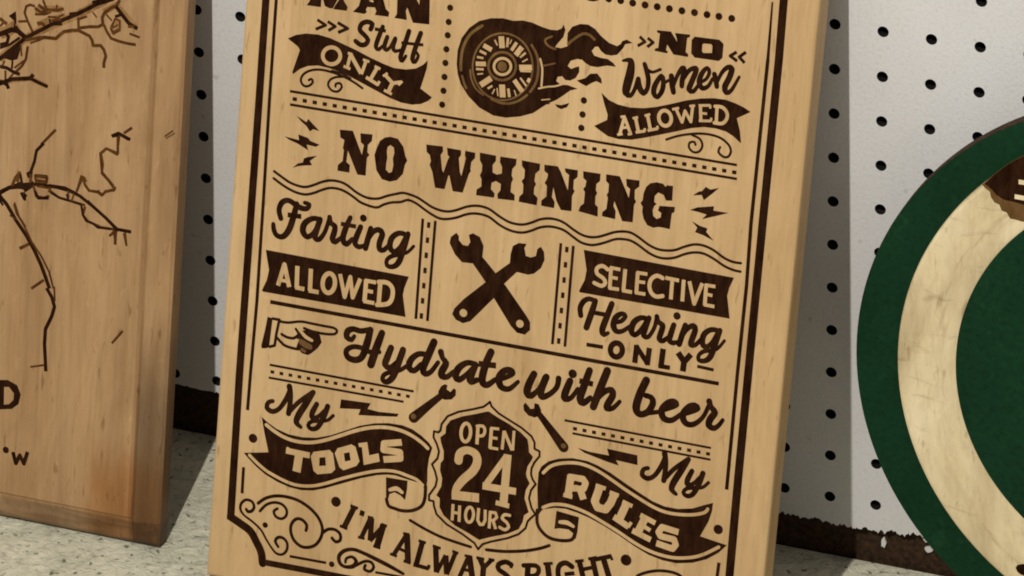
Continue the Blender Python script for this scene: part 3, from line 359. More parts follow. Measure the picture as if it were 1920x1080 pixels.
{"n":"lettering","l":"large notched western letters NO WHINING","b":"sign","t":null,"p":[["p","D",0,[[57.66,252.55],[64.89,253.13],[70.86,241.27],[71.55,246.58],[69.77,247.88],[69.13,252.49],[75.9,252.94],[75.78,249.49],[73.75,247.04],[73.76,243.33],[75.05,241.95],[73.74,240.14],[73.81,230.76],[69.18,230.58],[62.94,242.37],[62.58,236.2],[64.64,234.94],[64.68,230.86],[58.01,230.83],[58.0,233.86],[60.49,236.39],[60.71,242.27],[60.09,242.97],[60.57,247.56],[58.26,248.51]]],["p","D",0,[[85.78,253.32],[89.98,252.94],[93.33,249.26],[94.82,244.63],[96.05,242.46],[94.93,239.89],[94.21,235.01],[91.18,231.22],[87.4,229.8],[82.89,230.39],[79.48,234.61],[78.34,239.83],[77.8,242.4],[78.6,245.7],[80.19,250.2],[82.79,252.42]]],["p","W",0,[[86.12,249.04],[88.15,248.05],[88.66,245.22],[88.07,242.21],[88.62,238.86],[88.09,235.06],[86.48,234.27],[84.68,235.83],[84.68,239.28],[85.02,241.98],[84.48,245.33],[84.73,247.76]]],["p","D",0,[[105.82,252.49],[114.91,252.91],[115.23,250.33],[114.08,248.3],[115.49,240.61],[116.32,239.27],[118.11,246.31],[118.9,248.03],[117.89,248.92],[117.25,252.61],[124.98,252.54],[125.18,250.1],[124.12,248.35],[125.27,241.16],[126.27,239.1],[127.94,248.71],[127.25,250.44],[127.34,252.66],[132.8,252.5],[132.92,249.78],[131.08,247.38],[130.85,243.65],[131.21,242.65],[130.25,240.92],[127.7,230.63],[122.19,230.51],[119.71,238.4],[119.16,238.31],[117.68,230.82],[112.43,230.75],[110.28,238.7],[108.5,242.11],[108.99,244.3],[108.18,247.34],[106.31,248.62]]],["p","D",0,[[135.28,253.01],[144.19,252.82],[144.32,250.06],[142.76,247.7],[143.1,243.81],[145.47,243.04],[148.12,244.11],[147.94,247.5],[146.53,249.89],[146.56,252.74],[155.46,252.93],[155.41,249.77],[153.59,247.37],[153.5,243.94],[154.42,242.25],[153.68,240.03],[153.7,235.29],[156.0,234.09],[156.14,231.12],[146.97,230.65],[146.6,233.06],[148.06,235.15],[148.05,238.57],[145.21,239.68],[143.01,238.38],[142.85,235.08],[145.06,233.07],[144.97,230.84],[135.1,230.53],[135.17,233.55],[137.64,235.54],[137.31,239.44],[136.29,241.12],[137.18,243.63],[137.13,246.78],[135.61,249.17]]],["p","D",0,[[158.32,252.71],[168.28,252.5],[168.34,249.26],[166.24,247.08],[166.04,243.11],[167.04,241.7],[166.2,239.46],[166.31,236.33],[168.48,234.58],[168.33,230.67],[158.46,230.97],[158.6,233.73],[160.36,235.6],[160.24,240.06],[159.15,241.98],[160.47,243.77],[160.38,247.96],[158.69,249.78]]],["p","D",0,[[170.63,252.41],[177.95,252.77],[179.81,250.09],[184.41,241.16],[184.34,249.26],[182.23,250.49],[181.78,252.4],[188.84,252.46],[188.98,248.98],[187.14,247.11],[187.29,242.42],[188.08,241.5],[186.92,238.69],[187.29,230.77],[181.55,230.45],[178.73,234.7],[176.48,241.68],[176.13,236.37],[177.86,234.04],[177.82,230.77],[170.77,230.91],[170.64,233.63],[173.15,236.14],[172.94,241.62],[171.62,242.98],[172.84,245.8],[173.04,247.93],[170.91,249.16]]],["p","D",0,[[191.71,252.46],[201.12,252.64],[201.18,248.89],[199.4,247.03],[199.36,243.89],[200.19,242.45],[199.45,240.5],[199.66,236.35],[201.22,235.29],[201.57,230.27],[191.04,231.4],[191.82,234.26],[193.58,235.86],[193.58,241.88],[192.53,243.28],[193.59,244.77],[193.87,247.69],[192.13,248.97]]],["p","D",0,[[204.12,252.87],[211.5,253.04],[217.31,242.67],[217.52,247.41],[215.57,248.65],[214.97,252.31],[222.16,252.55],[222.28,249.5],[220.11,247.31],[220.43,242.67],[221.35,241.51],[220.4,239.53],[220.48,230.45],[214.84,230.13],[209.74,239.85],[209.44,237.18],[210.9,234.81],[211.02,230.54],[203.84,230.91],[203.85,233.11],[205.85,235.02],[206.13,240.82],[205.35,242.26],[206.12,243.96],[206.01,248.12],[204.38,249.42]]],["p","D",0,[[231.42,253.19],[234.82,252.97],[236.29,251.54],[236.74,252.5],[240.15,252.7],[240.38,245.09],[237.21,244.56],[235.62,247.27],[232.59,248.07],[230.91,245.97],[230.93,242.84],[232.35,242.04],[231.12,240.79],[230.51,238.6],[231.07,235.56],[233.06,234.33],[235.11,235.45],[235.16,237.81],[233.34,238.81],[233.91,241.36],[242.11,242.1],[242.08,239.49],[240.78,238.49],[240.48,230.25],[236.65,230.44],[234.24,230.35],[231.62,229.54],[228.32,230.3],[226.17,233.18],[225.04,236.65],[225.07,239.26],[223.72,241.13],[224.74,242.86],[224.94,246.55],[225.98,249.84],[227.92,252.09]]]]},
{"n":"wavy_line","l":"pair of parallel wavy lines","b":"sign","t":null,"p":[["s","D",1,0,[[22.8,224.74,1.17],[27.33,222.44,1.17],[32.02,220.27,1.17],[37.18,219.24,1.16],[41.12,219.36,1.16],[45.49,221.15,1.16],[49.82,223.46,1.16],[54.2,224.98,1.16],[59.23,225.28,1.16],[63.81,224.17,1.16],[69.08,221.31,1.16],[73.69,219.67,1.16],[77.63,219.26,1.16],[82.05,219.99,1.16],[86.35,222.04,1.15],[91.22,223.9,1.15],[95.57,225.15,1.15],[102.31,224.25,1.15],[106.91,222.42,1.15],[111.52,220.37,1.15],[116.59,219.36,1.15],[121.0,219.57,1.15],[125.3,221.08,1.15],[130.07,223.46,1.14],[134.37,224.81,1.14],[138.75,225.17,1.14],[143.22,224.33,1.14],[148.39,221.75,1.14],[153.51,219.71,1.14],[157.95,219.13,1.14],[162.29,219.59,1.14],[166.52,221.36,1.14],[170.7,223.64,1.14],[175.49,224.97,1.14],[180.4,225.0,1.13],[184.5,223.84,1.13],[189.07,221.45,1.13],[193.59,219.58,1.13],[197.98,219.01,1.13],[202.26,219.73,1.13],[206.44,221.48,1.13],[210.59,223.49,1.13],[214.81,224.73,1.13],[219.64,225.02,1.13],[224.11,223.41,1.13],[229.77,220.44,1.12],[234.76,218.93,1.12],[239.6,218.96,1.12],[244.34,220.03,1.12],[249.45,222.72,1.12],[254.1,224.55,1.12],[258.89,224.84,1.12],[264.37,223.42,1.12],[270.54,220.3,1.12],[275.46,219.05,1.12],[279.55,219.12,1.11]]],["s","D",1,0,[[22.79,221.0,1.17],[27.63,218.47,1.17],[32.3,216.57,1.17],[36.9,215.45,1.17],[41.42,215.4,1.16],[45.82,216.93,1.16],[50.15,219.25,1.16],[54.51,221.03,1.16],[59.54,221.33,1.16],[64.12,220.22,1.16],[68.77,218.06,1.16],[72.85,216.07,1.16],[80.77,214.99,1.16],[85.06,217.3,1.16],[89.38,219.08,1.15],[94.3,220.17,1.15],[98.06,221.85,1.15],[102.59,220.9,1.15],[107.22,218.6,1.15],[111.84,216.45,1.15],[116.39,215.08,1.15],[120.78,215.55,1.15],[125.63,217.16,1.15],[130.4,219.54,1.15],[134.71,220.79,1.14],[139.1,221.0,1.14],[143.58,220.16,1.14],[148.77,217.33,1.14],[153.87,215.54,1.14],[158.31,214.96,1.14],[162.65,215.43,1.14],[166.88,217.2,1.14],[171.06,219.48,1.14],[175.86,220.81,1.14],[180.77,220.85,1.13],[184.84,219.95,1.13],[189.41,217.56,1.13],[193.96,215.44,1.13],[198.89,214.96,1.13],[202.61,215.85,1.13],[206.79,217.61,1.13],[211.45,219.97,1.13],[215.16,220.85,1.13],[220.02,220.89,1.13],[224.49,219.28,1.13],[230.16,216.31,1.13],[235.15,214.8,1.12],[239.99,214.84,1.12],[244.7,216.16,1.12],[249.81,218.86,1.12],[254.49,220.44,1.12],[259.28,220.73,1.12],[264.78,219.06,1.12],[270.93,216.19,1.12],[275.85,214.94,1.12],[279.71,214.72,1.12]]]]},
{"n":"lettering","l":"script word Farting","b":"sign","t":null,"p":[["s","D",1,0,[[28.42,200.43,2.63],[27.08,204.72,2.74],[28.46,208.97,2.85],[31.9,210.66,2.63],[35.97,209.14,2.84],[39.18,207.8,2.84],[42.66,208.06,2.51],[43.78,210.39,2.18],[41.2,210.92,1.97]]],["s","D",1,0,[[36.79,209.55,2.73],[35.36,202.34,3.28],[33.6,195.61,3.29],[30.55,191.06,2.85],[26.86,190.98,2.53],[24.95,193.72,2.53],[24.45,196.65,2.2]]],["s","D",0,0,[[32.08,202.97,2.41],[39.81,203.3,2.41]]],["s","D",1,1,[[50.27,203.12,2.51],[46.3,203.37,2.62],[42.03,200.13,3.17],[41.23,195.81,3.28],[43.7,193.11,2.74],[46.93,195.16,2.52],[49.39,199.86,2.51]]],["s","D",1,0,[[50.35,203.51,2.95],[48.63,196.52,3.06],[48.32,193.25,2.73],[50.61,192.83,2.51],[53.53,197.35,2.18],[55.63,205.09,2.29]]],["s","D",1,0,[[55.59,205.61,2.51],[56.39,202.64,2.51],[58.85,201.35,2.84],[58.81,198.23,3.05],[57.98,194.45,3.06],[59.61,193.01,2.62],[62.67,195.67,2.07]]],["s","D",1,0,[[67.1,207.32,2.39],[64.67,200.29,3.05],[63.84,195.06,3.05],[65.98,192.91,2.73],[69.09,196.22,2.07]]],["s","D",0,0,[[62.08,203.17,2.07],[70.63,203.11,2.07]]],["s","D",1,0,[[73.19,203.32,2.72],[71.1,197.09,3.05],[70.79,193.93,2.72],[73.03,192.6,2.5],[76.01,193.91,1.96]]],["d","D",74.32,208.21,1.85],["s","D",1,0,[[78.89,203.48,2.72],[77.67,197.66,3.04],[76.73,192.59,2.94]]],["s","D",1,0,[[77.25,195.99,1.96],[80.15,201.72,2.5],[83.37,203.54,2.82],[85.47,201.65,3.04],[84.25,196.64,3.04],[84.52,193.37,2.72],[86.98,193.36,2.5],[90.14,197.1,1.95]]],["s","D",1,1,[[98.46,203.3,2.49],[94.53,203.6,2.6],[90.88,200.43,2.93],[90.15,195.61,3.04],[92.57,193.34,2.6],[95.71,195.91,2.49],[98.19,201.13,2.49]]],["s","D",1,0,[[99.63,204.03,2.71],[97.91,196.28,3.03],[95.76,188.44,3.04],[92.66,185.34,2.5],[89.4,185.48,2.17],[89.06,188.37,2.06],[91.65,190.84,2.17],[96.53,192.73,1.95],[100.29,194.55,1.63],[103.23,198.09,1.52]]]]},
{"n":"banner","l":"straight dark banner reading ALLOWED","b":"sign","t":"pale sans letters ALLOWED","p":[["p","D",0,[[21.26,182.33],[101.9,181.63],[99.9,175.24],[99.38,171.4],[101.81,160.02],[21.52,159.74],[20.63,160.23],[23.03,166.32],[23.86,171.87],[22.51,177.04]]],["s","L",0,0,[[29.54,164.42,2.31],[32.29,176.28,2.31],[35.89,164.75,2.31]]],["s","L",0,0,[[30.78,167.65,1.65],[34.77,167.48,1.65]]],["s","L",0,0,[[39.63,176.72,2.31],[40.06,165.04,2.31]]],["s","L",0,0,[[39.31,165.23,2.2],[44.43,165.04,2.2]]],["s","L",0,0,[[47.29,176.52,2.3],[47.64,164.62,2.31]]],["s","L",0,0,[[46.89,164.81,2.2],[52.55,164.76,2.19]]],["s","L",1,1,[[61.33,170.89,2.3],[60.83,168.21,2.3],[59.53,166.17,2.3],[57.79,165.31,2.3],[56.07,165.86,2.3],[54.83,167.68,2.3],[54.4,170.28,2.3],[54.9,172.95,2.3],[56.2,174.99,2.3],[57.94,175.85,2.3],[59.66,175.29,2.3],[60.9,173.48,2.3]]],["s","L",0,0,[[63.72,176.53,2.08],[67.23,164.77,2.08],[69.57,175.92,2.08],[71.7,165.27,2.08],[75.19,175.92,2.07]]],["s","L",0,0,[[78.5,175.95,2.29],[78.42,164.23,2.29]]],["s","L",0,0,[[77.76,175.45,1.96],[84.04,175.46,1.96]]],["s","L",0,0,[[78.45,170.2,1.86],[82.78,170.14,1.85]]],["s","L",0,0,[[77.79,164.44,1.97],[83.92,164.32,1.96]]],["s","L",0,0,[[86.43,176.4,2.29],[86.41,164.05,2.29]]],["s","L",1,0,[[85.57,175.99,2.29],[90.3,176.37,2.29],[93.36,173.84,2.28],[93.55,168.78,2.29],[91.36,165.29,2.29],[85.54,163.74,2.29]]]]},
{"n":"ruled_line","l":"upright double rule with dots left of the crossed wrenches","b":"sign","t":null,"p":[["s","D",0,0,[[107.08,213.44,1.32],[107.57,159.98,1.33]]],["s","D",0,0,[[114.04,213.47,1.32],[114.0,159.96,1.33]]],["s","D",0,0,[[110.55,212.1,1.61],[110.54,209.13,1.61]]],["s","D",0,0,[[110.53,204.04,1.61],[110.53,201.07,1.61]]],["s","D",0,0,[[110.52,195.97,1.61],[110.52,192.99,1.62]]],["s","D",0,0,[[110.51,187.89,1.62],[110.5,184.91,1.62]]],["s","D",0,0,[[110.5,179.79,1.62],[110.49,176.8,1.62]]],["s","D",0,0,[[110.48,171.68,1.62],[110.48,168.69,1.62]]],["s","D",0,0,[[110.47,163.56,1.62],[110.47,160.57,1.62]]]]},
{"n":"ruled_line","l":"upright double rule with dots right of the crossed wrenches","b":"sign","t":null,"p":[["s","D",0,0,[[183.11,213.24,1.31],[183.18,159.7,1.32]]],["s","D",0,0,[[189.91,212.98,1.3],[190.02,159.63,1.31]]],["s","D",0,0,[[186.56,211.92,1.59],[186.56,208.97,1.59]]],["s","D",0,0,[[186.54,203.88,1.59],[186.53,200.93,1.59]]],["s","D",0,0,[[186.52,195.82,1.59],[186.51,192.87,1.59]]],["s","D",0,0,[[186.5,187.76,1.59],[186.49,184.8,1.6]]],["s","D",0,0,[[186.47,179.68,1.6],[186.46,176.72,1.6]]],["s","D",0,0,[[186.45,171.59,1.6],[186.44,168.63,1.6]]],["s","D",0,0,[[186.43,163.49,1.6],[186.42,160.52,1.6]]]]},
{"n":"wrench_picture","l":"two crossed open-end wrenches","b":"sign","t":null,"p":[["p","D",0,[[126.02,209.11],[127.53,207.67],[127.7,205.57],[130.1,203.32],[132.87,203.26],[134.06,205.58],[132.93,209.11],[135.04,210.36],[139.01,209.07],[141.42,204.71],[141.26,198.84],[143.34,197.07],[155.32,185.85],[167.48,172.53],[170.07,169.26],[170.44,165.06],[167.84,162.1],[163.41,162.39],[159.84,165.34],[149.34,178.43],[143.68,186.5],[136.37,194.56],[130.32,194.22],[126.14,197.76],[122.81,203.15],[123.2,206.41]]],["p","D",0,[[164.63,209.69],[163.63,207.41],[164.8,203.37],[167.57,203.05],[170.2,204.29],[170.69,208.07],[172.48,209.54],[174.44,207.12],[175.07,203.01],[173.45,198.39],[169.93,194.88],[166.73,193.8],[160.65,194.19],[154.15,186.71],[149.34,178.43],[137.57,164.01],[133.56,162.24],[129.57,163.41],[127.29,166.06],[128.26,169.17],[133.03,175.08],[144.27,186.07],[149.31,191.72],[156.46,198.25],[156.48,203.02],[157.32,207.4],[160.43,209.51]]],["d","W",133.38,167.66,2.05],["d","W",164.63,167.35,2.04]]},
{"n":"banner","l":"straight dark banner reading SELECTIVE","b":"sign","t":"pale sans letters SELECTIVE","p":[["p","D",0,[[195.64,211.88],[276.66,211.01],[274.65,205.33],[273.99,201.04],[276.38,189.56],[195.47,189.42],[195.03,190.04],[197.58,196.29],[198.13,201.66],[196.91,206.72]]],["s","L",1,0,[[209.4,203.85,1.91],[206.39,205.28,1.91],[203.61,203.54,1.91],[203.86,200.79,1.91],[207.4,198.92,1.91],[208.79,196.73,1.91],[206.96,194.73,1.91],[202.8,195.7,1.91]]],["s","L",0,0,[[211.16,205.36,1.91],[211.43,194.02,1.91]]],["s","L",0,0,[[210.54,205.04,1.7],[216.18,204.95,1.69]]],["s","L",0,0,[[211.08,200.19,1.59],[215.16,200.04,1.59]]],["s","L",0,0,[[210.86,194.35,1.7],[216.37,194.56,1.7]]],["s","L",0,0,[[218.77,205.61,1.91],[218.79,194.13,1.91]]],["s","L",0,0,[[218.12,194.33,1.8],[223.43,194.3,1.8]]],["s","L",0,0,[[225.56,205.3,1.9],[225.78,194.08,1.91]]],["s","L",0,0,[[224.95,204.93,1.69],[230.77,205.03,1.69]]],["s","L",0,0,[[225.43,200.28,1.59],[230.0,200.48,1.59]]],["s","L",0,0,[[225.16,194.39,1.69],[230.66,194.5,1.69]]],["s","L",1,0,[[239.08,204.35,2.0],[236.04,205.2,2.01],[233.12,202.91,2.01],[232.4,199.11,2.01],[233.79,195.67,2.01],[236.52,194.25,2.01],[239.88,195.14,2.01]]],["s","L",0,0,[[240.49,204.81,1.79],[247.83,204.6,1.79]]],["s","L",0,0,[[244.27,204.72,1.9],[244.4,194.14,1.9]]],["s","L",0,0,[[250.33,205.45,1.89],[250.58,194.16,1.9]]],["s","L",0,0,[[253.36,205.18,1.89],[256.99,194.01,1.9],[260.31,205.33,1.89]]],["s","L",0,0,[[262.41,205.22,1.89],[262.66,194.15,1.89]]],["s","L",0,0,[[261.77,204.69,1.68],[267.32,204.81,1.68]]],["s","L",0,0,[[262.31,200.07,1.58],[266.19,199.9,1.58]]],["s","L",0,0,[[262.1,194.47,1.68],[267.78,194.41,1.68]]]]},
{"n":"lettering","l":"script word Hearing","b":"sign","t":null,"p":[["s","D",1,0,[[197.14,177.43,2.56],[196.44,181.55,2.67],[198.28,185.41,2.66],[201.14,186.97,2.34],[204.2,186.23,2.45]]],["s","D",1,0,[[204.29,186.45,2.66],[202.96,180.56,3.2],[200.71,171.69,3.1]]],["s","D",0,0,[[202.02,180.14,2.13],[211.82,180.15,2.13]]],["s","D",1,0,[[213.26,186.42,2.87],[210.99,178.52,3.19],[209.3,171.88,3.2],[210.32,169.62,2.45],[212.55,170.86,1.81]]],["s","D",1,0,[[215.37,176.91,1.91],[219.05,178.24,2.13],[221.06,181.23,2.23],[219.23,182.28,2.23],[216.18,179.96,2.98],[215.06,175.53,3.19],[216.85,172.56,2.66],[220.06,173.13,2.23],[223.84,176.27,1.91]]],["s","D",1,1,[[232.82,181.7,2.44],[229.55,181.92,2.54],[226.03,179.03,3.08],[224.83,174.33,3.08],[226.76,172.29,2.55],[229.66,174.92,2.44],[232.34,179.87,2.44]]],["s","D",1,0,[[233.72,182.49,2.65],[231.9,175.31,2.97],[231.81,172.76,2.65],[234.21,172.54,2.12],[236.97,177.78,1.91],[237.91,183.32,2.22]]],["s","D",1,0,[[237.85,184.0,2.43],[238.8,181.27,2.43],[241.35,180.02,2.75],[240.88,176.36,2.96],[240.15,172.64,2.75],[242.11,171.82,2.44],[244.95,174.43,1.91]]],["s","D",1,0,[[247.23,181.16,2.64],[245.85,175.12,2.96],[245.66,172.55,2.65],[247.89,171.78,2.43],[250.89,173.11,1.8]]],["d","D",248.49,186.12,1.9],["s","D",1,0,[[253.38,182.13,2.64],[251.95,176.19,2.96],[251.02,171.7,2.86]]],["s","D",1,0,[[251.57,174.54,1.9],[254.27,180.18,2.43],[257.54,182.54,2.74],[258.8,180.55,2.95],[257.49,175.06,2.96],[257.2,172.48,2.64],[259.54,172.78,2.22],[262.52,176.47,1.9]]],["s","D",1,1,[[271.0,182.06,2.42],[267.23,182.19,2.53],[263.76,179.21,2.85],[263.13,174.58,2.95],[265.02,172.7,2.53],[267.94,174.79,2.42],[270.29,179.41,2.42]]],["s","D",1,0,[[271.86,182.58,2.63],[270.05,175.16,2.95],[268.05,167.97,2.95],[265.08,165.33,2.43],[262.18,165.34,2.11],[261.94,167.83,1.9],[264.6,170.41,2.11],[268.79,171.47,1.9],[271.83,173.37,1.58],[274.74,177.67,1.47]]]]},
{"n":"lettering","l":"spaced block letters ONLY between two dashes","b":"sign","t":null,"p":[["s","D",0,0,[[201.56,162.82,1.82],[210.54,162.97,1.81]]],["s","D",0,0,[[261.64,161.92,1.48],[270.49,161.55,1.48]]],["s","D",1,1,[[221.06,163.35,2.77],[220.8,161.45,2.77],[219.75,159.9,2.77],[218.19,159.13,2.77],[216.54,159.33,2.77],[215.24,160.46,2.77],[214.64,162.21,2.77],[214.91,164.12,2.77],[215.96,165.66,2.77],[217.52,166.43,2.77],[219.17,166.23,2.77],[220.47,165.1,2.77]]],["s","D",0,0,[[228.52,167.31,2.66],[228.26,157.73,2.66]]],["s","D",0,0,[[235.38,166.94,2.65],[235.03,157.77,2.66]]],["s","D",0,0,[[227.95,166.95,2.55],[235.53,158.23,2.55]]],["s","D",0,0,[[242.76,167.82,2.86],[242.39,157.86,2.87]]],["s","D",0,0,[[241.04,158.41,2.12],[247.29,158.58,2.12]]],["s","D",0,0,[[250.8,167.23,3.07],[254.41,163.17,3.07]]],["s","D",0,0,[[257.77,167.52,2.85],[254.53,163.04,2.86]]],["s","D",0,0,[[254.47,163.71,2.96],[254.27,157.86,2.97]]]]},
{"n":"ruled_line","l":"long solid rule above Hydrate with beer","b":"sign","t":null,"p":[["s","D",0,0,[[25.81,154.97,1.88],[273.92,154.91,1.8]]]]},
{"n":"hand_picture","l":"old-style pointing hand with buttoned cuff","b":"sign","t":null,"p":[["p","D",0,[[24.95,146.72],[27.82,146.41],[26.96,130.56],[25.09,129.58],[22.82,129.29],[22.49,130.7],[24.01,139.39]]],["s","D",0,0,[[27.38,146.23,1.33],[31.65,146.27,1.33],[30.54,138.37,1.33],[30.04,132.03,1.33],[26.83,130.65,1.33]]],["s","D",1,0,[[31.54,145.49,1.21],[36.54,145.6,1.21],[43.79,147.41,1.21],[50.03,147.42,1.21],[56.84,147.31,1.21],[62.51,147.22,1.21],[64.42,145.94,1.21],[63.31,144.12,1.21],[59.42,143.33,1.21],[54.9,143.08,1.21]]],["s","D",1,0,[[54.9,143.18,1.21],[50.35,143.36,1.21],[45.86,144.2,1.21]]],["s","D",1,0,[[30.66,136.76,1.33],[32.79,134.96,1.33],[35.78,133.04,1.33],[39.82,132.4,1.33],[43.24,132.35,1.32]]],["s","D",1,0,[[33.53,138.78,1.33],[36.57,137.69,1.33],[40.54,137.84,1.32],[42.94,140.0,1.32]]],["p","D",0,[[42.86,141.07],[45.28,142.85],[48.06,143.61],[52.62,143.33],[54.98,142.12],[56.29,138.29],[54.4,134.97],[51.24,131.7],[49.2,130.15],[45.65,130.6],[42.31,133.38],[43.66,137.96]]],["s","W",1,0,[[44.5,141.9,1.65],[47.22,139.67,1.98],[50.73,138.39,1.65]]],["s","M",1,0,[[44.91,136.55,2.76],[47.55,135.39,3.31],[49.88,134.72,2.76]]],["s","M",1,0,[[44.91,132.75,1.66],[47.84,131.64,1.32]]],["s","D",1,0,[[41.29,142.96,1.21],[43.18,140.59,1.21],[42.78,138.35,1.21]]]]},
{"n":"lettering","l":"heavy script words Hydrate with beer","b":"sign","t":null,"p":[["s","D",1,0,[[74.27,144.86,1.97],[72.75,142.65,2.52],[70.01,143.78,3.07],[70.33,146.87,3.29],[73.24,148.56,2.85],[77.66,148.26,2.85],[82.33,149.73,2.73]]],["s","D",1,0,[[82.94,149.83,3.28],[81.55,141.93,3.94],[79.32,134.51,3.4],[75.55,132.22,3.29],[71.41,133.11,3.08],[70.42,136.45,2.75],[73.88,139.06,2.52],[78.94,139.31,2.52],[83.55,137.96,2.52],[88.82,138.89,2.19]]],["s","D",1,0,[[89.51,149.26,3.39],[86.99,140.73,4.16],[84.64,131.4,4.17]]],["s","D",1,0,[[95.12,142.27,3.28],[93.35,136.45,3.61],[92.52,132.8,3.28],[95.32,131.51,2.74],[99.05,135.31,2.19]]],["s","D",1,0,[[101.85,142.38,3.27],[99.69,134.34,3.61],[97.37,126.91,3.39],[94.26,123.65,2.85],[91.85,124.3,2.41],[92.2,126.96,2.3],[95.51,129.17,2.3],[100.96,131.22,2.19],[104.9,134.46,1.97]]],["s","D",1,0,[[114.06,142.17,2.72],[110.2,141.49,2.83],[106.59,137.73,3.38],[105.92,133.56,3.38],[108.72,132.28,2.84],[112.58,136.37,2.72]]],["s","D",1,0,[[118.59,149.53,3.8],[115.9,141.53,3.92],[113.71,134.25,3.6],[115.03,131.79,3.05],[118.13,133.42,2.51],[121.69,139.06,2.18]]],["s","D",1,0,[[122.77,144.9,3.26],[124.03,141.79,2.61],[126.12,139.47,3.37],[124.26,134.95,3.81],[124.14,132.34,3.37],[127.16,132.23,2.83],[130.5,135.63,2.17]]],["s","D",1,0,[[142.27,141.81,2.71],[137.61,141.73,2.82],[133.35,138.18,3.58],[131.82,133.87,3.8],[133.98,131.95,3.04],[138.28,135.83,2.6],[141.52,140.17,2.38]]],["s","D",1,0,[[142.63,141.55,2.82],[140.11,134.55,3.91],[140.65,132.06,3.26],[143.85,133.61,2.71]]],["s","D",1,0,[[150.24,149.76,3.78],[147.6,141.79,3.9],[146.61,133.83,3.9],[149.44,131.92,3.25],[153.83,135.66,2.38]]],["s","D",0,0,[[144.0,142.33,2.92],[153.58,143.07,2.92]]],["s","D",1,0,[[155.21,135.64,2.16],[159.98,138.1,2.48],[162.96,140.77,3.02],[161.3,142.08,3.13],[158.08,140.87,3.35],[155.78,136.81,3.89],[157.14,132.5,3.35],[161.62,131.96,2.7],[166.29,136.66,1.94]]],["s","D",1,0,[[174.62,142.32,3.5],[172.37,136.57,3.88],[171.67,131.89,3.88],[173.89,130.52,3.24],[177.92,134.89,2.26],[180.64,141.52,2.69]]],["s","D",1,0,[[181.43,141.93,3.5],[179.16,134.57,3.88],[180.01,131.09,3.34],[184.11,133.32,2.69],[187.57,137.69,2.69],[188.15,142.33,3.01]]],["s","D",1,0,[[194.42,142.12,3.49],[192.22,134.78,3.87],[192.55,132.28,3.33],[195.65,133.26,2.47],[199.0,138.67,2.15]]],["d","D",195.49,146.15,2.25],["s","D",1,0,[[204.43,149.51,3.48],[202.2,140.85,3.86],[200.63,133.9,3.86],[202.46,131.82,3.33],[206.16,135.16,2.68]]],["s","D",0,0,[[199.42,143.12,2.68],[206.96,142.66,2.68]]],["s","D",1,0,[[213.99,151.03,3.95],[210.72,140.07,4.07],[208.17,130.81,3.75]]],["s","D",1,0,[[210.03,135.68,2.68],[213.47,139.92,3.0],[217.15,141.44,2.99],[218.05,138.72,3.53],[215.78,133.62,3.53],[215.45,131.32,3.0],[218.56,131.89,2.46],[222.1,136.1,1.92]]],["s","D",1,0,[[235.3,149.79,3.94],[232.45,141.85,4.05],[231.18,134.44,4.06],[233.3,131.47,3.31],[237.48,133.29,3.3],[239.93,138.41,3.3],[238.8,141.29,2.77],[235.61,141.78,2.66]]],["s","D",1,0,[[237.54,132.66,2.13],[243.6,134.56,2.13]]],["s","D",1,0,[[244.32,135.49,2.24],[248.49,137.3,2.45],[252.56,140.06,2.76],[250.81,141.44,2.87],[247.71,139.82,3.3],[244.96,135.6,3.51],[246.3,131.7,3.3],[250.67,131.32,2.77],[255.42,135.48,2.12]]],["s","D",1,0,[[255.7,135.32,2.23],[259.84,137.24,2.44],[264.0,140.01,2.76],[262.15,141.37,2.86],[259.07,139.75,3.29],[256.37,135.12,3.5],[258.25,131.22,3.08],[262.56,131.36,2.65],[267.09,135.9,2.12],[269.7,142.47,2.12]]],["s","D",1,0,[[269.74,144.86,3.07],[270.79,142.3,2.75],[273.2,139.56,3.28],[271.11,135.57,3.5],[270.65,132.42,3.29],[273.35,131.21,2.75],[275.95,133.28,2.22],[277.81,136.37,1.9]]]]},
{"n":"ruled_line","l":"pale double rule with dashes above the first My","b":"sign","t":null,"p":[["s","D",0,0,[[28.04,121.17,1.06],[109.54,121.27,1.05]]],["s","D",0,0,[[27.95,114.17,1.01],[104.39,114.75,0.99]]],["s","D",0,0,[[28.78,117.56,1.48],[30.88,117.57,1.48]]],["s","D",0,0,[[33.94,117.59,1.48],[36.04,117.61,1.48]]],["s","D",0,0,[[39.09,117.63,1.48],[41.19,117.65,1.48]]],["s","D",0,0,[[44.24,117.67,1.47],[46.33,117.69,1.47]]],["s","D",0,0,[[49.37,117.71,1.47],[51.46,117.72,1.47]]],["s","D",0,0,[[54.51,117.75,1.47],[56.59,117.76,1.47]]],["s","D",0,0,[[59.63,117.78,1.47],[61.71,117.8,1.47]]],["s","D",0,0,[[64.75,117.82,1.47],[66.83,117.84,1.47]]],["s","D",0,0,[[69.86,117.86,1.47],[71.94,117.87,1.47]]],["s","D",0,0,[[74.97,117.9,1.47],[77.05,117.91,1.47]]],["s","D",0,0,[[80.07,117.93,1.47],[82.14,117.95,1.46]]],["s","D",0,0,[[85.16,117.97,1.46],[87.23,117.99,1.46]]],["s","D",0,0,[[90.25,118.01,1.46],[92.32,118.03,1.46]]],["s","D",0,0,[[95.33,118.05,1.46],[97.4,118.06,1.46]]],["s","D",0,0,[[100.41,118.08,1.46],[102.47,118.1,1.46]]],["s","D",0,0,[[105.48,118.12,1.46],[107.54,118.14,1.46]]]]},
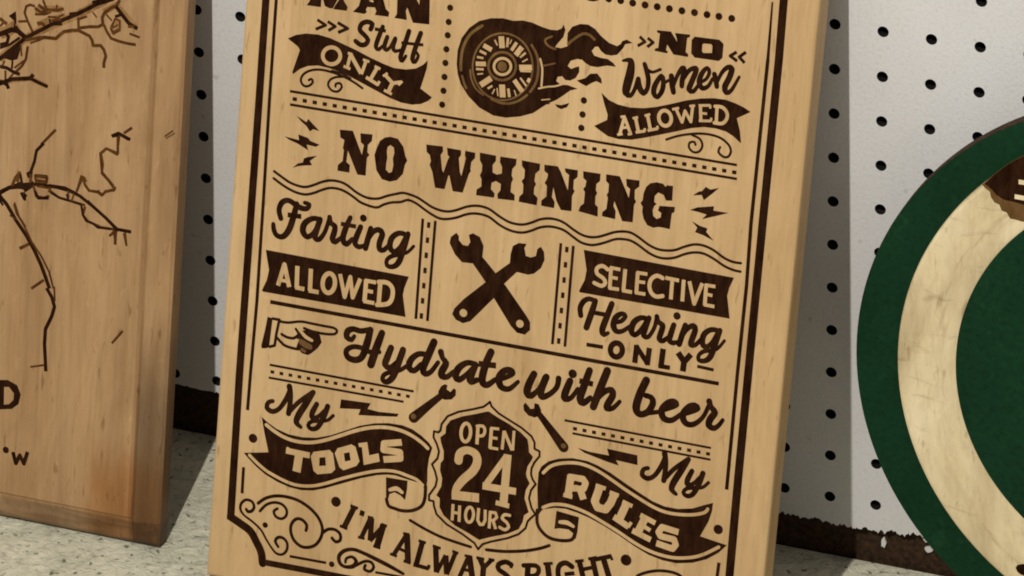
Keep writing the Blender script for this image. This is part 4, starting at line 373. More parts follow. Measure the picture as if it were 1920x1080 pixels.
{"n":"ruled_line","l":"pale double rule with dashes above the second My","b":"sign","t":null,"p":[["s","D",0,0,[[193.28,120.92,0.98],[273.0,120.7,0.96]]],["s","D",0,0,[[198.22,114.82,0.98],[273.33,114.53,0.96]]],["s","D",0,0,[[198.25,117.45,1.55],[200.41,117.45,1.55]]],["s","D",0,0,[[203.46,117.44,1.55],[205.62,117.44,1.55]]],["s","D",0,0,[[208.67,117.44,1.55],[210.82,117.43,1.55]]],["s","D",0,0,[[213.87,117.43,1.55],[216.02,117.43,1.54]]],["s","D",0,0,[[219.07,117.42,1.54],[221.21,117.42,1.54]]],["s","D",0,0,[[224.25,117.41,1.54],[226.4,117.41,1.54]]],["s","D",0,0,[[229.43,117.41,1.54],[231.58,117.4,1.54]]],["s","D",0,0,[[234.61,117.4,1.54],[236.75,117.4,1.54]]],["s","D",0,0,[[239.78,117.39,1.54],[241.91,117.39,1.54]]],["s","D",0,0,[[244.94,117.39,1.54],[247.07,117.38,1.54]]],["s","D",0,0,[[250.09,117.38,1.54],[252.22,117.38,1.53]]],["s","D",0,0,[[255.24,117.37,1.53],[257.37,117.37,1.53]]],["s","D",0,0,[[260.38,117.36,1.53],[262.51,117.36,1.53]]],["s","D",0,0,[[265.52,117.36,1.53],[267.64,117.35,1.53]]],["s","D",0,0,[[270.65,117.35,1.53],[272.77,117.35,1.53]]]]},
{"n":"lettering","l":"first script word My, above TOOLS","b":"sign","t":null,"p":[["s","D",1,0,[[31.2,101.9,2.11],[28.76,100.81,2.22],[28.19,97.69,2.56],[31.51,96.27,2.56],[35.33,98.71,2.33],[38.87,104.82,2.55],[40.32,109.72,2.11]]],["s","D",1,0,[[40.02,111.46,3.1],[41.11,106.86,2.55],[41.0,100.83,2.77],[40.62,96.83,2.78]]],["s","D",1,0,[[40.59,97.2,2.22],[45.79,103.88,2.33],[53.51,110.83,2.32]]],["s","D",1,0,[[53.69,110.76,2.54],[49.8,103.51,3.43],[46.32,96.88,3.44],[45.37,92.88,2.89],[48.04,90.79,1.89]]],["s","D",1,0,[[56.08,104.76,2.54],[53.88,99.34,2.88],[54.42,96.82,2.55],[57.6,98.38,1.99],[60.83,102.13,1.99]]],["s","D",1,0,[[62.34,104.69,2.76],[60.45,98.35,2.88],[57.5,92.36,2.55],[54.19,90.88,2.33],[52.14,92.36,2.0],[53.89,94.87,1.99],[58.91,96.11,1.99],[62.81,97.15,1.66],[65.81,100.25,1.66]]]]},
{"n":"lettering","l":"second script word My, above RULES","b":"sign","t":null,"p":[["s","D",1,0,[[240.41,103.95,2.03],[238.11,102.88,2.14],[237.63,99.85,2.46],[240.81,98.46,2.46],[244.4,100.84,2.25],[247.65,106.79,2.46],[248.94,111.57,2.03]]],["s","D",1,0,[[248.62,113.27,2.99],[249.74,108.78,2.46],[249.75,102.9,2.67],[249.46,99.0,2.67]]],["s","D",1,0,[[249.43,99.37,2.14],[254.25,105.88,2.24],[261.46,112.65,2.24]]],["s","D",1,0,[[261.63,112.58,2.45],[258.07,105.52,3.31],[254.89,99.05,3.31],[254.06,95.15,2.78],[256.64,93.12,1.82]]],["s","D",1,0,[[264.02,106.73,2.45],[262.03,101.45,2.77],[262.59,98.99,2.45],[265.58,100.51,1.92],[268.59,104.17,1.92]]],["s","D",1,0,[[269.98,106.66,2.66],[268.29,100.48,2.77],[265.6,94.64,2.45],[262.48,93.2,2.24],[260.51,94.64,1.92],[262.12,97.09,1.92],[266.88,98.3,1.92],[270.57,99.31,1.6],[273.36,102.33,1.6]]]]},
{"n":"lightning_bolt","l":"long flat lightning bolt beside the first My","b":"sign","t":null,"p":[["p","D",0,[[69.49,109.79],[86.22,110.64],[84.67,107.32],[90.92,106.88],[102.21,107.84],[101.4,106.12],[89.98,104.43],[79.81,103.12],[80.79,106.4],[69.19,104.84]]]]},
{"n":"lightning_bolt","l":"long flat lightning bolt beside the second My","b":"sign","t":null,"p":[["p","D",0,[[201.59,107.66],[208.25,106.74],[218.93,106.72],[217.53,110.16],[234.11,109.63],[234.7,104.5],[222.92,104.99],[224.63,102.42],[217.88,103.31],[205.6,105.71]]]]},
{"n":"wrench_picture","l":"small wrench left of the shield","b":"sign","t":null,"p":[["s","D",1,0,[[125.04,121.97,3.05],[117.81,114.73,4.04],[110.58,107.19,5.36]]],["p","D",0,[[126.2,128.22],[127.9,127.88],[127.53,125.65],[129.84,124.62],[131.44,126.9],[132.71,126.32],[132.85,123.27],[130.73,120.73],[126.89,119.93],[123.35,120.8],[123.1,123.78],[124.37,126.71]]],["d","M",110.52,107.99,1.42]]},
{"n":"wrench_picture","l":"small wrench right of the shield","b":"sign","t":null,"p":[["s","D",1,0,[[178.86,122.02,3.02],[186.11,114.75,3.99],[193.98,106.63,5.39]]],["p","D",0,[[171.2,126.37],[172.8,125.1],[174.32,123.5],[176.2,124.11],[176.22,127.01],[178.55,126.79],[180.19,123.87],[179.88,121.02],[176.88,119.4],[173.42,119.85],[170.74,122.15],[170.23,124.75]]],["d","M",193.92,107.32,1.29]]},
{"n":"banner","l":"folded dark ribbon reading TOOLS","b":"sign","t":"pale block letters TOOLS","p":[["p","D",0,[[25.62,92.24],[29.12,89.92],[34.47,87.33],[41.47,85.6],[49.48,85.42],[57.37,86.59],[65.12,89.38],[72.77,93.23],[80.93,97.45],[89.18,100.31],[96.96,101.84],[104.82,102.08],[110.53,100.95],[115.79,98.38],[119.95,95.62],[122.29,93.07],[120.93,87.11],[120.58,81.07],[121.0,74.62],[120.64,70.19],[115.62,73.07],[108.64,73.73],[102.94,74.53],[98.45,74.13],[92.91,72.77],[84.11,69.49],[74.25,64.92],[64.36,60.32],[57.71,57.76],[50.93,56.71],[44.03,57.07],[37.02,58.74],[29.92,61.49],[24.68,64.65],[20.42,67.88],[16.85,70.92],[30.9,73.78],[27.87,83.66]]],["s","L",1,0,[[28.54,88.44,1.78],[33.44,85.77,1.78],[39.33,83.56,1.78],[46.26,82.64,1.78],[54.19,83.44,1.78],[61.97,86.07,1.77],[70.18,90.03,1.77],[78.36,94.15,1.76],[86.59,97.39,1.76],[94.92,99.18,1.76],[102.8,99.26,1.76],[109.66,97.8,1.75],[116.08,94.91,1.75],[119.77,92.33,1.75]]],["s","L",1,0,[[20.24,70.27,1.57],[24.5,67.1,1.57],[29.92,63.81,1.56],[34.07,62.15,1.56],[40.35,60.19,1.56],[46.17,59.07,1.56],[51.88,59.2,1.56],[58.07,60.47,1.56],[64.72,63.08,1.55],[74.04,67.56,1.55],[83.92,71.86,1.55],[92.73,75.03,1.54],[99.4,76.38,1.54],[104.64,76.48,1.54],[109.79,75.58,1.54],[114.94,74.47,1.54],[118.63,72.0,1.54]]],["s","L",0,0,[[40.72,76.58,3.12],[54.28,76.34,3.11]]],["s","L",0,0,[[48.34,76.45,4.45],[47.52,66.14,4.45]]],["s","L",0,0,[[41.71,78.63,1.22],[41.4,75.17,1.22]]],["p","L",0,[[56.27,78.73],[65.17,81.41],[67.28,79.94],[69.18,71.53],[67.26,69.15],[59.45,66.98],[57.06,68.46],[54.94,76.02]]],["p","D",0,[[59.88,76.27],[63.12,77.09],[63.81,72.62],[60.01,71.59]]],["p","L",0,[[69.59,83.1],[77.25,86.69],[79.59,85.76],[82.44,78.37],[80.96,75.63],[73.88,71.86],[71.51,73.06],[68.29,80.12]]],["p","D",0,[[73.33,81.05],[76.46,82.29],[77.48,78.0],[74.29,76.75]]],["p","L",0,[[81.01,87.93],[85.92,89.48],[87.6,82.59],[92.7,84.63],[93.72,80.34],[85.0,76.82],[83.24,86.16],[81.55,86.12]]],["s","L",0,0,[[105.11,92.9,3.4],[95.34,90.45,3.41],[95.33,87.02,3.41],[104.6,87.36,3.41],[105.04,84.07,3.41],[95.75,81.81,3.41]]],["p","D",0,[[97.9,72.53],[110.01,72.88],[110.1,68.26],[109.46,62.24],[106.76,64.25],[103.28,65.34],[100.58,63.85],[99.78,59.77],[98.97,59.34]]],["s","L",1,0,[[100.68,66.17,1.76],[104.24,67.54,2.31],[107.52,66.03,1.65]]],["s","D",1,0,[[99.14,60.74,1.66],[100.53,57.44,1.66],[103.99,56.62,1.66],[108.54,56.22,1.65],[114.08,57.43,1.65],[118.78,60.61,1.65],[120.37,65.27,1.65],[120.22,71.79,1.65]]]]},
{"n":"banner","l":"folded dark ribbon reading RULES","b":"sign","t":"pale block letters RULES","p":[["p","D",0,[[181.6,90.76],[182.95,94.24],[186.52,97.6],[191.82,100.03],[199.37,101.7],[207.62,101.61],[213.21,100.39],[220.57,97.73],[228.57,93.91],[236.55,90.3],[244.49,86.96],[251.16,85.43],[258.23,85.42],[266.19,87.19],[271.89,89.97],[276.81,92.18],[276.7,87.67],[275.34,82.07],[271.57,73.31],[286.21,71.28],[282.24,66.5],[276.18,61.85],[268.9,58.57],[260.38,56.66],[252.74,56.8],[244.96,58.28],[237.03,61.34],[227.87,65.63],[218.76,69.3],[210.84,71.9],[204.66,73.27],[197.97,74.17],[191.95,73.57],[185.5,71.44],[183.32,67.89],[181.68,82.19]]],["s","L",1,0,[[184.22,91.03,1.62],[187.84,95.15,1.62],[193.12,97.74,1.62],[200.68,99.41,1.62],[207.29,99.19,1.62],[214.03,97.37,1.61],[220.87,94.46,1.61],[228.87,90.64,1.61],[236.83,87.24,1.61],[244.75,84.17,1.61],[251.42,82.64,1.61],[258.49,82.63,1.6],[266.51,83.88,1.6],[272.78,86.24,1.6],[274.31,88.4,1.6]]],["s","L",1,0,[[185.68,72.56,1.63],[190.71,75.12,1.63],[197.24,76.08,1.62],[203.91,75.45,1.62],[210.66,73.86,1.62],[218.61,70.94,1.62],[227.72,67.28,1.62],[236.86,63.19,1.62],[244.75,60.55,1.61],[252.5,59.35,1.61],[260.12,59.46,1.61],[268.63,61.47,1.61],[274.85,64.44,1.6],[282.06,69.52,1.6]]],["s","L",0,0,[[199.37,92.5,3.89],[198.71,81.33,3.89]]],["s","L",0,0,[[198.08,91.45,3.35],[206.04,91.69,3.34],[207.69,89.74,3.34],[206.77,86.61,3.35],[200.24,85.77,3.35]]],["s","L",0,0,[[204.87,86.26,3.56],[207.27,80.94,3.56]]],["s","L",0,0,[[196.11,81.43,2.16],[201.1,81.07,2.16]]],["s","D",0,0,[[201.71,89.06,1.84],[205.04,88.71,1.83]]],["s","L",0,0,[[215.44,89.04,4.09],[213.41,81.12,4.1],[215.22,78.12,4.1],[219.63,77.87,4.1],[222.03,81.66,4.09],[223.82,87.27,4.09]]],["s","L",0,0,[[213.19,89.69,2.05],[218.74,88.9,2.05]]],["s","L",0,0,[[221.07,87.4,2.04],[226.08,86.51,2.04]]],["s","L",0,0,[[230.75,83.3,4.08],[227.62,74.37,4.09]]],["s","L",0,0,[[224.4,74.84,3.23],[232.97,71.02,3.23]]],["s","L",0,0,[[232.61,70.74,1.61],[234.14,73.72,1.61]]],["s","L",0,0,[[228.4,83.83,2.04],[233.9,82.29,2.04]]],["s","L",0,0,[[241.16,76.94,3.97],[238.09,68.82,3.98]]],["s","L",0,0,[[238.62,78.45,2.58],[247.05,75.74,2.58]]],["s","L",0,0,[[240.31,73.17,2.04],[244.74,71.32,2.04]]],["s","L",0,0,[[235.08,69.49,2.91],[245.41,66.39,2.9]]],["s","L",0,0,[[259.91,73.24,3.21],[250.84,74.31,3.22],[249.22,71.21,3.22],[250.59,69.32,3.22],[257.87,68.98,3.22],[259.04,66.36,3.22],[257.52,63.92,3.22],[248.57,65.27,3.22]]],["p","D",0,[[193.17,72.18],[205.68,71.03],[205.48,62.88],[204.92,59.26],[203.28,59.11],[203.19,61.91],[200.57,63.47],[195.63,63.18],[192.82,62.37]]],["s","L",1,0,[[195.61,66.53,1.74],[199.44,66.88,2.28],[203.03,65.56,1.52]]],["s","D",1,0,[[182.71,70.48,1.63],[183.31,63.55,1.63],[186.57,59.29,1.63],[191.2,56.91,1.63],[197.84,56.88,1.63],[202.94,58.5,1.63],[204.28,62.11,1.63]]]]},
{"n":"banner","l":"dark shield reading OPEN 24 HOURS","b":"sign","t":"pale letters OPEN 24 HOURS","p":[["s","D",0,1,[[151.92,123.32,0.98],[152.95,121.08,0.98],[157.09,118.07,0.98],[163.41,115.45,0.97],[170.29,112.67,0.97],[176.12,109.16,0.97],[178.03,106.28,0.97],[178.33,102.84,0.97],[181.16,102.01,0.97],[181.39,99.36,0.97],[178.95,95.68,0.97],[177.6,92.19,0.98],[177.6,89.01,0.98],[178.65,86.45,0.98],[180.62,84.17,0.98],[178.34,80.5,0.98],[177.62,76.04,0.98],[179.45,70.97,0.98],[181.8,68.16,0.98],[179.48,65.55,0.98],[177.98,63.64,0.98],[177.11,59.68,0.98],[173.56,55.74,0.98],[167.72,52.46,0.98],[158.56,48.8,0.98],[154.27,46.62,0.99],[152.03,43.41,0.99],[149.83,46.31,0.99],[142.81,49.89,0.99],[133.52,53.58,0.99],[127.55,57.91,0.99],[125.81,61.95,0.99],[125.31,64.58,0.99],[122.78,64.65,0.99],[122.56,67.34,0.99],[125.75,72.84,0.99],[126.27,76.74,0.99],[124.81,80.82,0.99],[122.85,84.21,0.99],[125.62,87.98,0.99],[126.14,91.88,0.98],[124.41,95.9,0.98],[122.49,98.8,0.98],[122.5,102.05,0.98],[125.02,101.97,0.98],[126.04,103.24,0.98],[126.32,106.54,0.98],[129.27,111.4,0.98],[135.12,114.89,0.98],[142.69,117.61,0.98],[148.6,120.03,0.98],[151.06,122.36,0.98]]],["p","D",0,[[151.82,118.03],[156.72,115.85],[163.59,113.33],[169.95,110.18],[174.08,107.17],[174.9,104.09],[175.5,100.43],[177.88,98.45],[177.23,96.44],[175.33,92.85],[174.84,88.98],[175.4,86.92],[177.31,84.04],[175.45,79.96],[175.17,75.58],[177.27,70.56],[178.11,68.55],[175.68,66.46],[175.19,62.57],[173.33,58.42],[167.51,54.86],[157.8,51.11],[152.15,48.56],[146.07,51.05],[137.99,53.88],[131.46,58.1],[128.9,61.98],[128.61,66.84],[126.59,68.09],[128.96,73.44],[129.04,77.8],[127.53,81.87],[127.5,85.61],[128.98,88.06],[128.73,92.35],[126.84,96.89],[126.24,99.48],[128.92,102.14],[128.89,105.92],[131.1,109.57],[137.51,112.9],[145.62,115.82],[150.45,117.78]]],["s","L",1,1,[[142.69,104.91,1.74],[142.37,102.4,1.74],[141.42,100.47,1.74],[140.11,99.66,1.74],[138.78,100.17,1.74],[137.79,101.87,1.74],[137.41,104.31,1.74],[137.73,106.82,1.74],[138.68,108.74,1.74],[139.99,109.56,1.74],[141.32,109.04,1.74],[142.31,107.34,1.74]]],["s","L",0,0,[[146.46,109.78,1.74],[146.67,99.44,1.74]]],["s","L",1,0,[[145.96,109.14,1.52],[149.19,109.73,1.52],[150.43,107.59,1.52],[149.62,104.74,1.52],[146.4,103.93,1.52]]],["s","L",0,0,[[153.92,109.68,1.74],[154.02,98.74,1.74]]],["s","L",0,0,[[153.39,109.42,1.41],[158.18,109.81,1.41]]],["s","L",0,0,[[153.81,104.43,1.41],[157.69,104.6,1.41]]],["s","L",0,0,[[153.45,98.96,1.41],[158.55,99.04,1.41]]],["s","L",0,0,[[160.94,109.34,1.52],[160.7,99.22,1.52]]],["s","L",0,0,[[160.94,109.34,1.63],[166.2,99.8,1.63]]],["s","L",0,0,[[166.39,110.34,1.41],[166.53,99.75,1.41]]],["s","L",1,0,[[137.29,88.95,4.48],[137.79,92.94,4.26],[141.5,95.36,3.93],[146.22,94.22,4.25],[147.68,90.16,4.58],[145.73,84.92,4.58],[140.89,79.41,4.48],[137.67,74.47,4.16],[136.62,70.19,3.29]]],["s","L",0,0,[[135.08,69.9,4.71],[150.25,71.06,4.7]]],["s","L",0,0,[[163.42,96.04,3.15],[152.99,78.14,3.16]]],["s","L",0,0,[[151.62,77.89,3.6],[170.22,78.28,3.59]]],["s","L",0,0,[[163.99,97.12,4.23],[163.91,69.61,4.25]]],["s","L",0,0,[[159.62,70.32,2.51],[167.23,69.8,2.51]]],["s","L",0,0,[[136.27,65.1,1.53],[136.45,56.19,1.54]]],["s","L",0,0,[[139.97,65.03,1.53],[140.32,56.16,1.54]]],["s","L",0,0,[[136.3,60.64,1.43],[140.22,60.72,1.42]]],["s","L",1,1,[[147.99,61.33,1.53],[147.72,59.24,1.53],[146.93,57.63,1.53],[145.83,56.94,1.53],[144.72,57.36,1.53],[143.9,58.77,1.53],[143.57,60.8,1.53],[143.85,62.89,1.53],[144.64,64.5,1.53],[145.73,65.18,1.53],[146.84,64.76,1.53],[147.67,63.35,1.53]]],["s","L",0,0,[[150.54,65.61,1.53],[150.54,58.97,1.53],[152.0,56.96,1.53],[153.65,57.27,1.53],[154.61,59.74,1.53],[154.24,65.38,1.53]]],["s","L",0,0,[[157.05,65.2,1.53],[157.18,55.77,1.53]]],["s","L",0,0,[[156.54,64.57,1.42],[159.98,64.78,1.42],[160.95,62.57,1.42],[159.23,60.51,1.42],[156.91,60.28,1.42]]],["s","L",0,0,[[158.96,60.46,1.53],[160.83,56.13,1.53]]],["s","L",1,0,[[167.88,64.86,1.53],[164.99,64.75,1.53],[163.85,62.47,1.53],[166.44,60.89,1.53],[167.86,58.56,1.53],[165.8,56.64,1.53],[162.94,57.51,1.53]]]]},
{"n":"curved_line","l":"two shallow curved lines below the shield","b":"sign","t":null,"p":[["s","D",1,0,[[113.13,51.89,1.38],[121.55,48.83,1.38],[130.19,46.37,1.38],[138.73,45.0,1.37],[147.9,43.91,1.37]]],["s","D",1,0,[[156.62,44.05,1.53],[166.69,45.05,1.53],[177.61,47.47,1.53],[185.69,50.32,1.52],[190.84,52.88,1.52]]]]},
{"n":"lettering","l":"curved line of letters reading I'M ALWAYS RIGHT with end dots","b":"sign","t":null,"p":[["d","D",70.98,54.08,2.67],["s","D",0,0,[[81.52,53.15,2.88],[76.56,41.0,2.89]]],["s","D",0,0,[[79.22,53.49,1.44],[83.6,52.77,1.44]]],["s","D",0,0,[[74.13,41.53,1.45],[78.53,40.6,1.44]]],["s","D",0,0,[[86.38,52.04,2.44],[85.81,49.18,2.44]]],["s","D",0,0,[[91.1,49.09,2.33],[86.65,37.25,2.33]]],["s","D",0,0,[[91.68,48.92,2.88],[91.81,36.59,2.88]]],["s","D",0,0,[[91.53,36.53,2.33],[98.71,46.14,2.32]]],["s","D",0,0,[[98.49,46.65,3.43],[95.73,33.76,3.44]]],["s","D",0,0,[[84.82,37.29,1.33],[88.64,37.14,1.33]]],["s","D",0,0,[[93.71,34.14,1.33],[97.84,33.61,1.33]]],["s","D",0,0,[[89.39,49.26,1.33],[92.63,49.1,1.33]]],["s","D",0,0,[[97.24,46.79,1.33],[100.57,46.22,1.33]]],["s","D",0,0,[[111.82,43.69,2.21],[105.22,30.9,2.22]]],["s","D",0,0,[[112.13,44.03,3.2],[113.81,28.98,3.21]]],["s","D",0,0,[[107.96,35.55,1.55],[113.15,34.24,1.55]]],["s","D",0,0,[[111.29,29.32,1.44],[115.41,28.74,1.44]]],["s","D",0,0,[[103.46,31.67,1.33],[107.47,31.06,1.33]]],["s","D",0,0,[[109.8,44.13,1.22],[113.47,44.17,1.21]]],["s","D",0,0,[[121.01,41.61,2.76],[118.45,28.12,2.76]]],["s","D",0,0,[[116.91,28.37,1.99],[125.65,27.75,1.99]]],["s","D",0,0,[[125.33,27.58,1.55],[125.81,29.87,1.55]]],["s","D",0,0,[[118.74,41.84,1.32],[122.95,41.33,1.32]]],["s","D",0,0,[[128.56,40.32,2.97],[130.15,26.53,2.98]]],["s","D",0,0,[[130.15,26.53,1.99],[134.47,36.79,1.98]]],["s","D",0,0,[[134.47,36.79,2.97],[135.89,26.54,2.98]]],["s","D",0,0,[[135.89,26.54,2.2],[139.87,39.47,2.2]]],["s","D",0,0,[[126.84,40.59,1.32],[131.4,39.93,1.32]]],["s","D",0,0,[[137.93,39.76,1.32],[141.36,39.1,1.32]]],["s","D",0,0,[[147.22,38.7,2.2],[142.63,25.22,2.2]]],["s","D",0,0,[[147.53,38.97,3.18],[150.82,24.61,3.19]]],["s","D",0,0,[[144.95,31.04,1.54],[149.44,31.03,1.54]]],["s","D",0,0,[[144.87,38.68,1.21],[148.79,38.72,1.21]]],["s","D",0,0,[[141.2,25.49,1.32],[144.89,25.11,1.32]]],["s","D",0,0,[[153.37,38.78,2.85],[156.01,34.1,2.85]]],["s","D",0,0,[[160.04,39.25,2.19],[156.01,34.1,2.19]]],["s","D",0,0,[[155.85,34.62,2.96],[155.9,26.15,2.97]]],["s","D",0,0,[[151.46,38.85,1.43],[155.96,38.63,1.43]]],["s","D",0,0,[[158.25,39.28,1.32],[161.61,39.17,1.31]]],["s","D",1,0,[[171.03,38.63,2.51],[167.72,39.58,2.52],[163.99,37.44,2.52],[164.33,34.78,2.52],[168.29,32.92,2.52],[170.71,30.66,2.52],[169.3,27.65,2.52],[164.31,27.23,2.52]]],["s","D",0,0,[[170.9,40.08,1.42],[171.08,36.73,1.42]]],["s","D",0,0,[[180.18,40.94,2.95],[180.42,29.26,2.95]]],["s","D",1,0,[[177.74,39.55,2.29],[184.59,40.7,2.29],[186.38,38.6,2.29],[184.88,35.47,2.29],[180.42,34.39,2.29]]],["s","D",0,0,[[183.7,35.03,2.84],[187.41,30.62,2.84]]],["s","D",0,0,[[190.77,42.98,3.05],[193.14,31.74,3.05]]],["s","D",0,0,[[188.48,42.49,1.42],[193.58,43.79,1.41]]],["s","D",1,0,[[204.24,43.95,2.61],[200.63,45.37,2.61],[197.38,43.33,2.61],[196.83,39.53,2.61],[198.15,35.97,2.61],[202.04,34.55,2.61],[205.11,37.32,2.61]]],["s","D",0,0,[[200.52,39.15,1.96],[205.91,40.74,1.96]]],["s","D",0,0,[[207.94,47.64,2.82],[211.45,37.46,2.82]]],["s","D",0,0,[[214.87,50.33,2.82],[218.39,39.9,2.82]]],["s","D",0,0,[[205.62,47.09,1.41],[210.29,48.53,1.41]]],["s","D",0,0,[[212.61,49.73,1.41],[217.17,51.59,1.41]]],["s","D",0,0,[[210.07,43.61,1.84],[216.03,45.95,1.84]]],["s","D",0,0,[[214.77,49.61,2.17],[225.22,53.78,2.16]]],["s","D",0,0,[[220.79,51.74,3.03],[225.26,41.23,3.03]]],["s","D",0,0,[[224.56,53.82,1.3],[225.75,51.61,1.3]]],["d","D",233.13,53.14,2.91]]},
{"n":"round_dot","l":null,"b":"sign","t":null,"p":[["d","D",21.55,79.76,2.4]]},
{"n":"round_dot","l":null,"b":"sign","t":null,"p":[["d","D",280.9,78.73,2.45]]},
{"n":"scrollwork","l":"curling corner scrollwork at the lower left","b":"sign","t":null,"p":[["s","D",1,0,[[20.51,40.55,1.35],[21.46,39.4,1.57],[23.56,39.91,1.57],[24.99,42.39,1.46],[23.63,45.18,1.35],[20.14,45.63,1.35],[17.55,43.2,1.35],[17.22,39.82,1.24],[19.62,36.95,1.01],[25.03,34.1,1.01],[29.9,30.59,1.01],[33.11,26.21,1.01],[36.28,22.38,1.01],[39.37,19.65,1.12],[42.82,19.64,1.23],[45.2,22.43,1.34],[45.19,26.3,1.34],[42.83,28.62,1.46],[39.84,28.6,1.57],[38.31,26.1,1.46],[40.23,23.42,1.35]]],["s","D",1,0,[[27.1,45.0,1.57],[30.88,48.36,1.57],[36.45,50.79,1.57],[43.28,51.52,1.56],[50.23,50.62,1.56],[56.75,47.71,1.56],[61.63,43.68,1.56],[64.3,38.78,1.56],[64.22,33.8,1.56],[61.63,28.89,1.56],[57.8,26.5,1.56],[53.25,26.07,1.57],[49.04,28.59,1.57],[46.83,32.7,1.57],[46.79,37.11,1.57],[49.28,40.51,1.56],[52.71,40.67,1.56],[55.53,38.22,1.56],[55.3,35.31,1.56]]],["s","D",1,0,[[28.44,40.94,1.35],[31.71,44.98,1.34],[36.15,47.14,1.34],[40.76,46.91,1.34],[43.55,44.23,1.34],[43.29,40.87,1.34],[40.79,38.96,1.34],[37.57,39.68,1.34],[36.28,42.31,1.34],[38.22,44.11,1.34]]],["s","D",1,0,[[64.81,35.85,1.56],[67.76,38.34,1.56],[71.72,38.81,1.56],[74.72,36.9,1.56],[74.97,33.65,1.56],[72.51,32.29,1.56],[70.27,33.96,1.56]]],["d","D",31.97,33.86,1.46],["s","D",0,0,[[47.15,19.48,1.23],[68.05,19.84,1.23]]],["d","D",71.21,19.68,1.51],["s","D",1,0,[[111.68,22.25,1.44],[103.52,24.97,2.0],[95.39,27.36,2.0],[88.42,29.22,1.78],[82.66,30.05,1.78],[77.67,28.32,1.89],[74.98,24.82,2.01],[75.84,21.12,1.9],[78.91,19.78,1.67],[83.38,20.92,2.23],[84.85,23.96,2.0],[82.42,25.92,1.45],[79.23,24.42,1.34],[78.84,22.14,1.23]]],["s","D",1,0,[[83.4,20.65,1.45],[86.1,22.55,1.45],[89.9,24.93,1.44],[93.3,25.03,1.44],[94.97,22.6,1.44],[93.14,19.93,1.45],[89.79,20.5,1.45],[90.18,22.78,1.45]]],["s","D",0,0,[[95.97,20.04,1.11],[111.83,20.35,1.11]]]]},
{"n":"scrollwork","l":"curling corner scrollwork at the lower right","b":"sign","t":null,"p":[["s","D",1,0,[[238.69,43.29,1.4],[240.09,45.89,1.4],[243.71,48.21,1.4],[248.98,50.31,1.4],[254.34,51.34,1.4],[259.79,51.32,1.4],[263.27,50.21,1.4],[266.14,47.53,1.4]]]]},
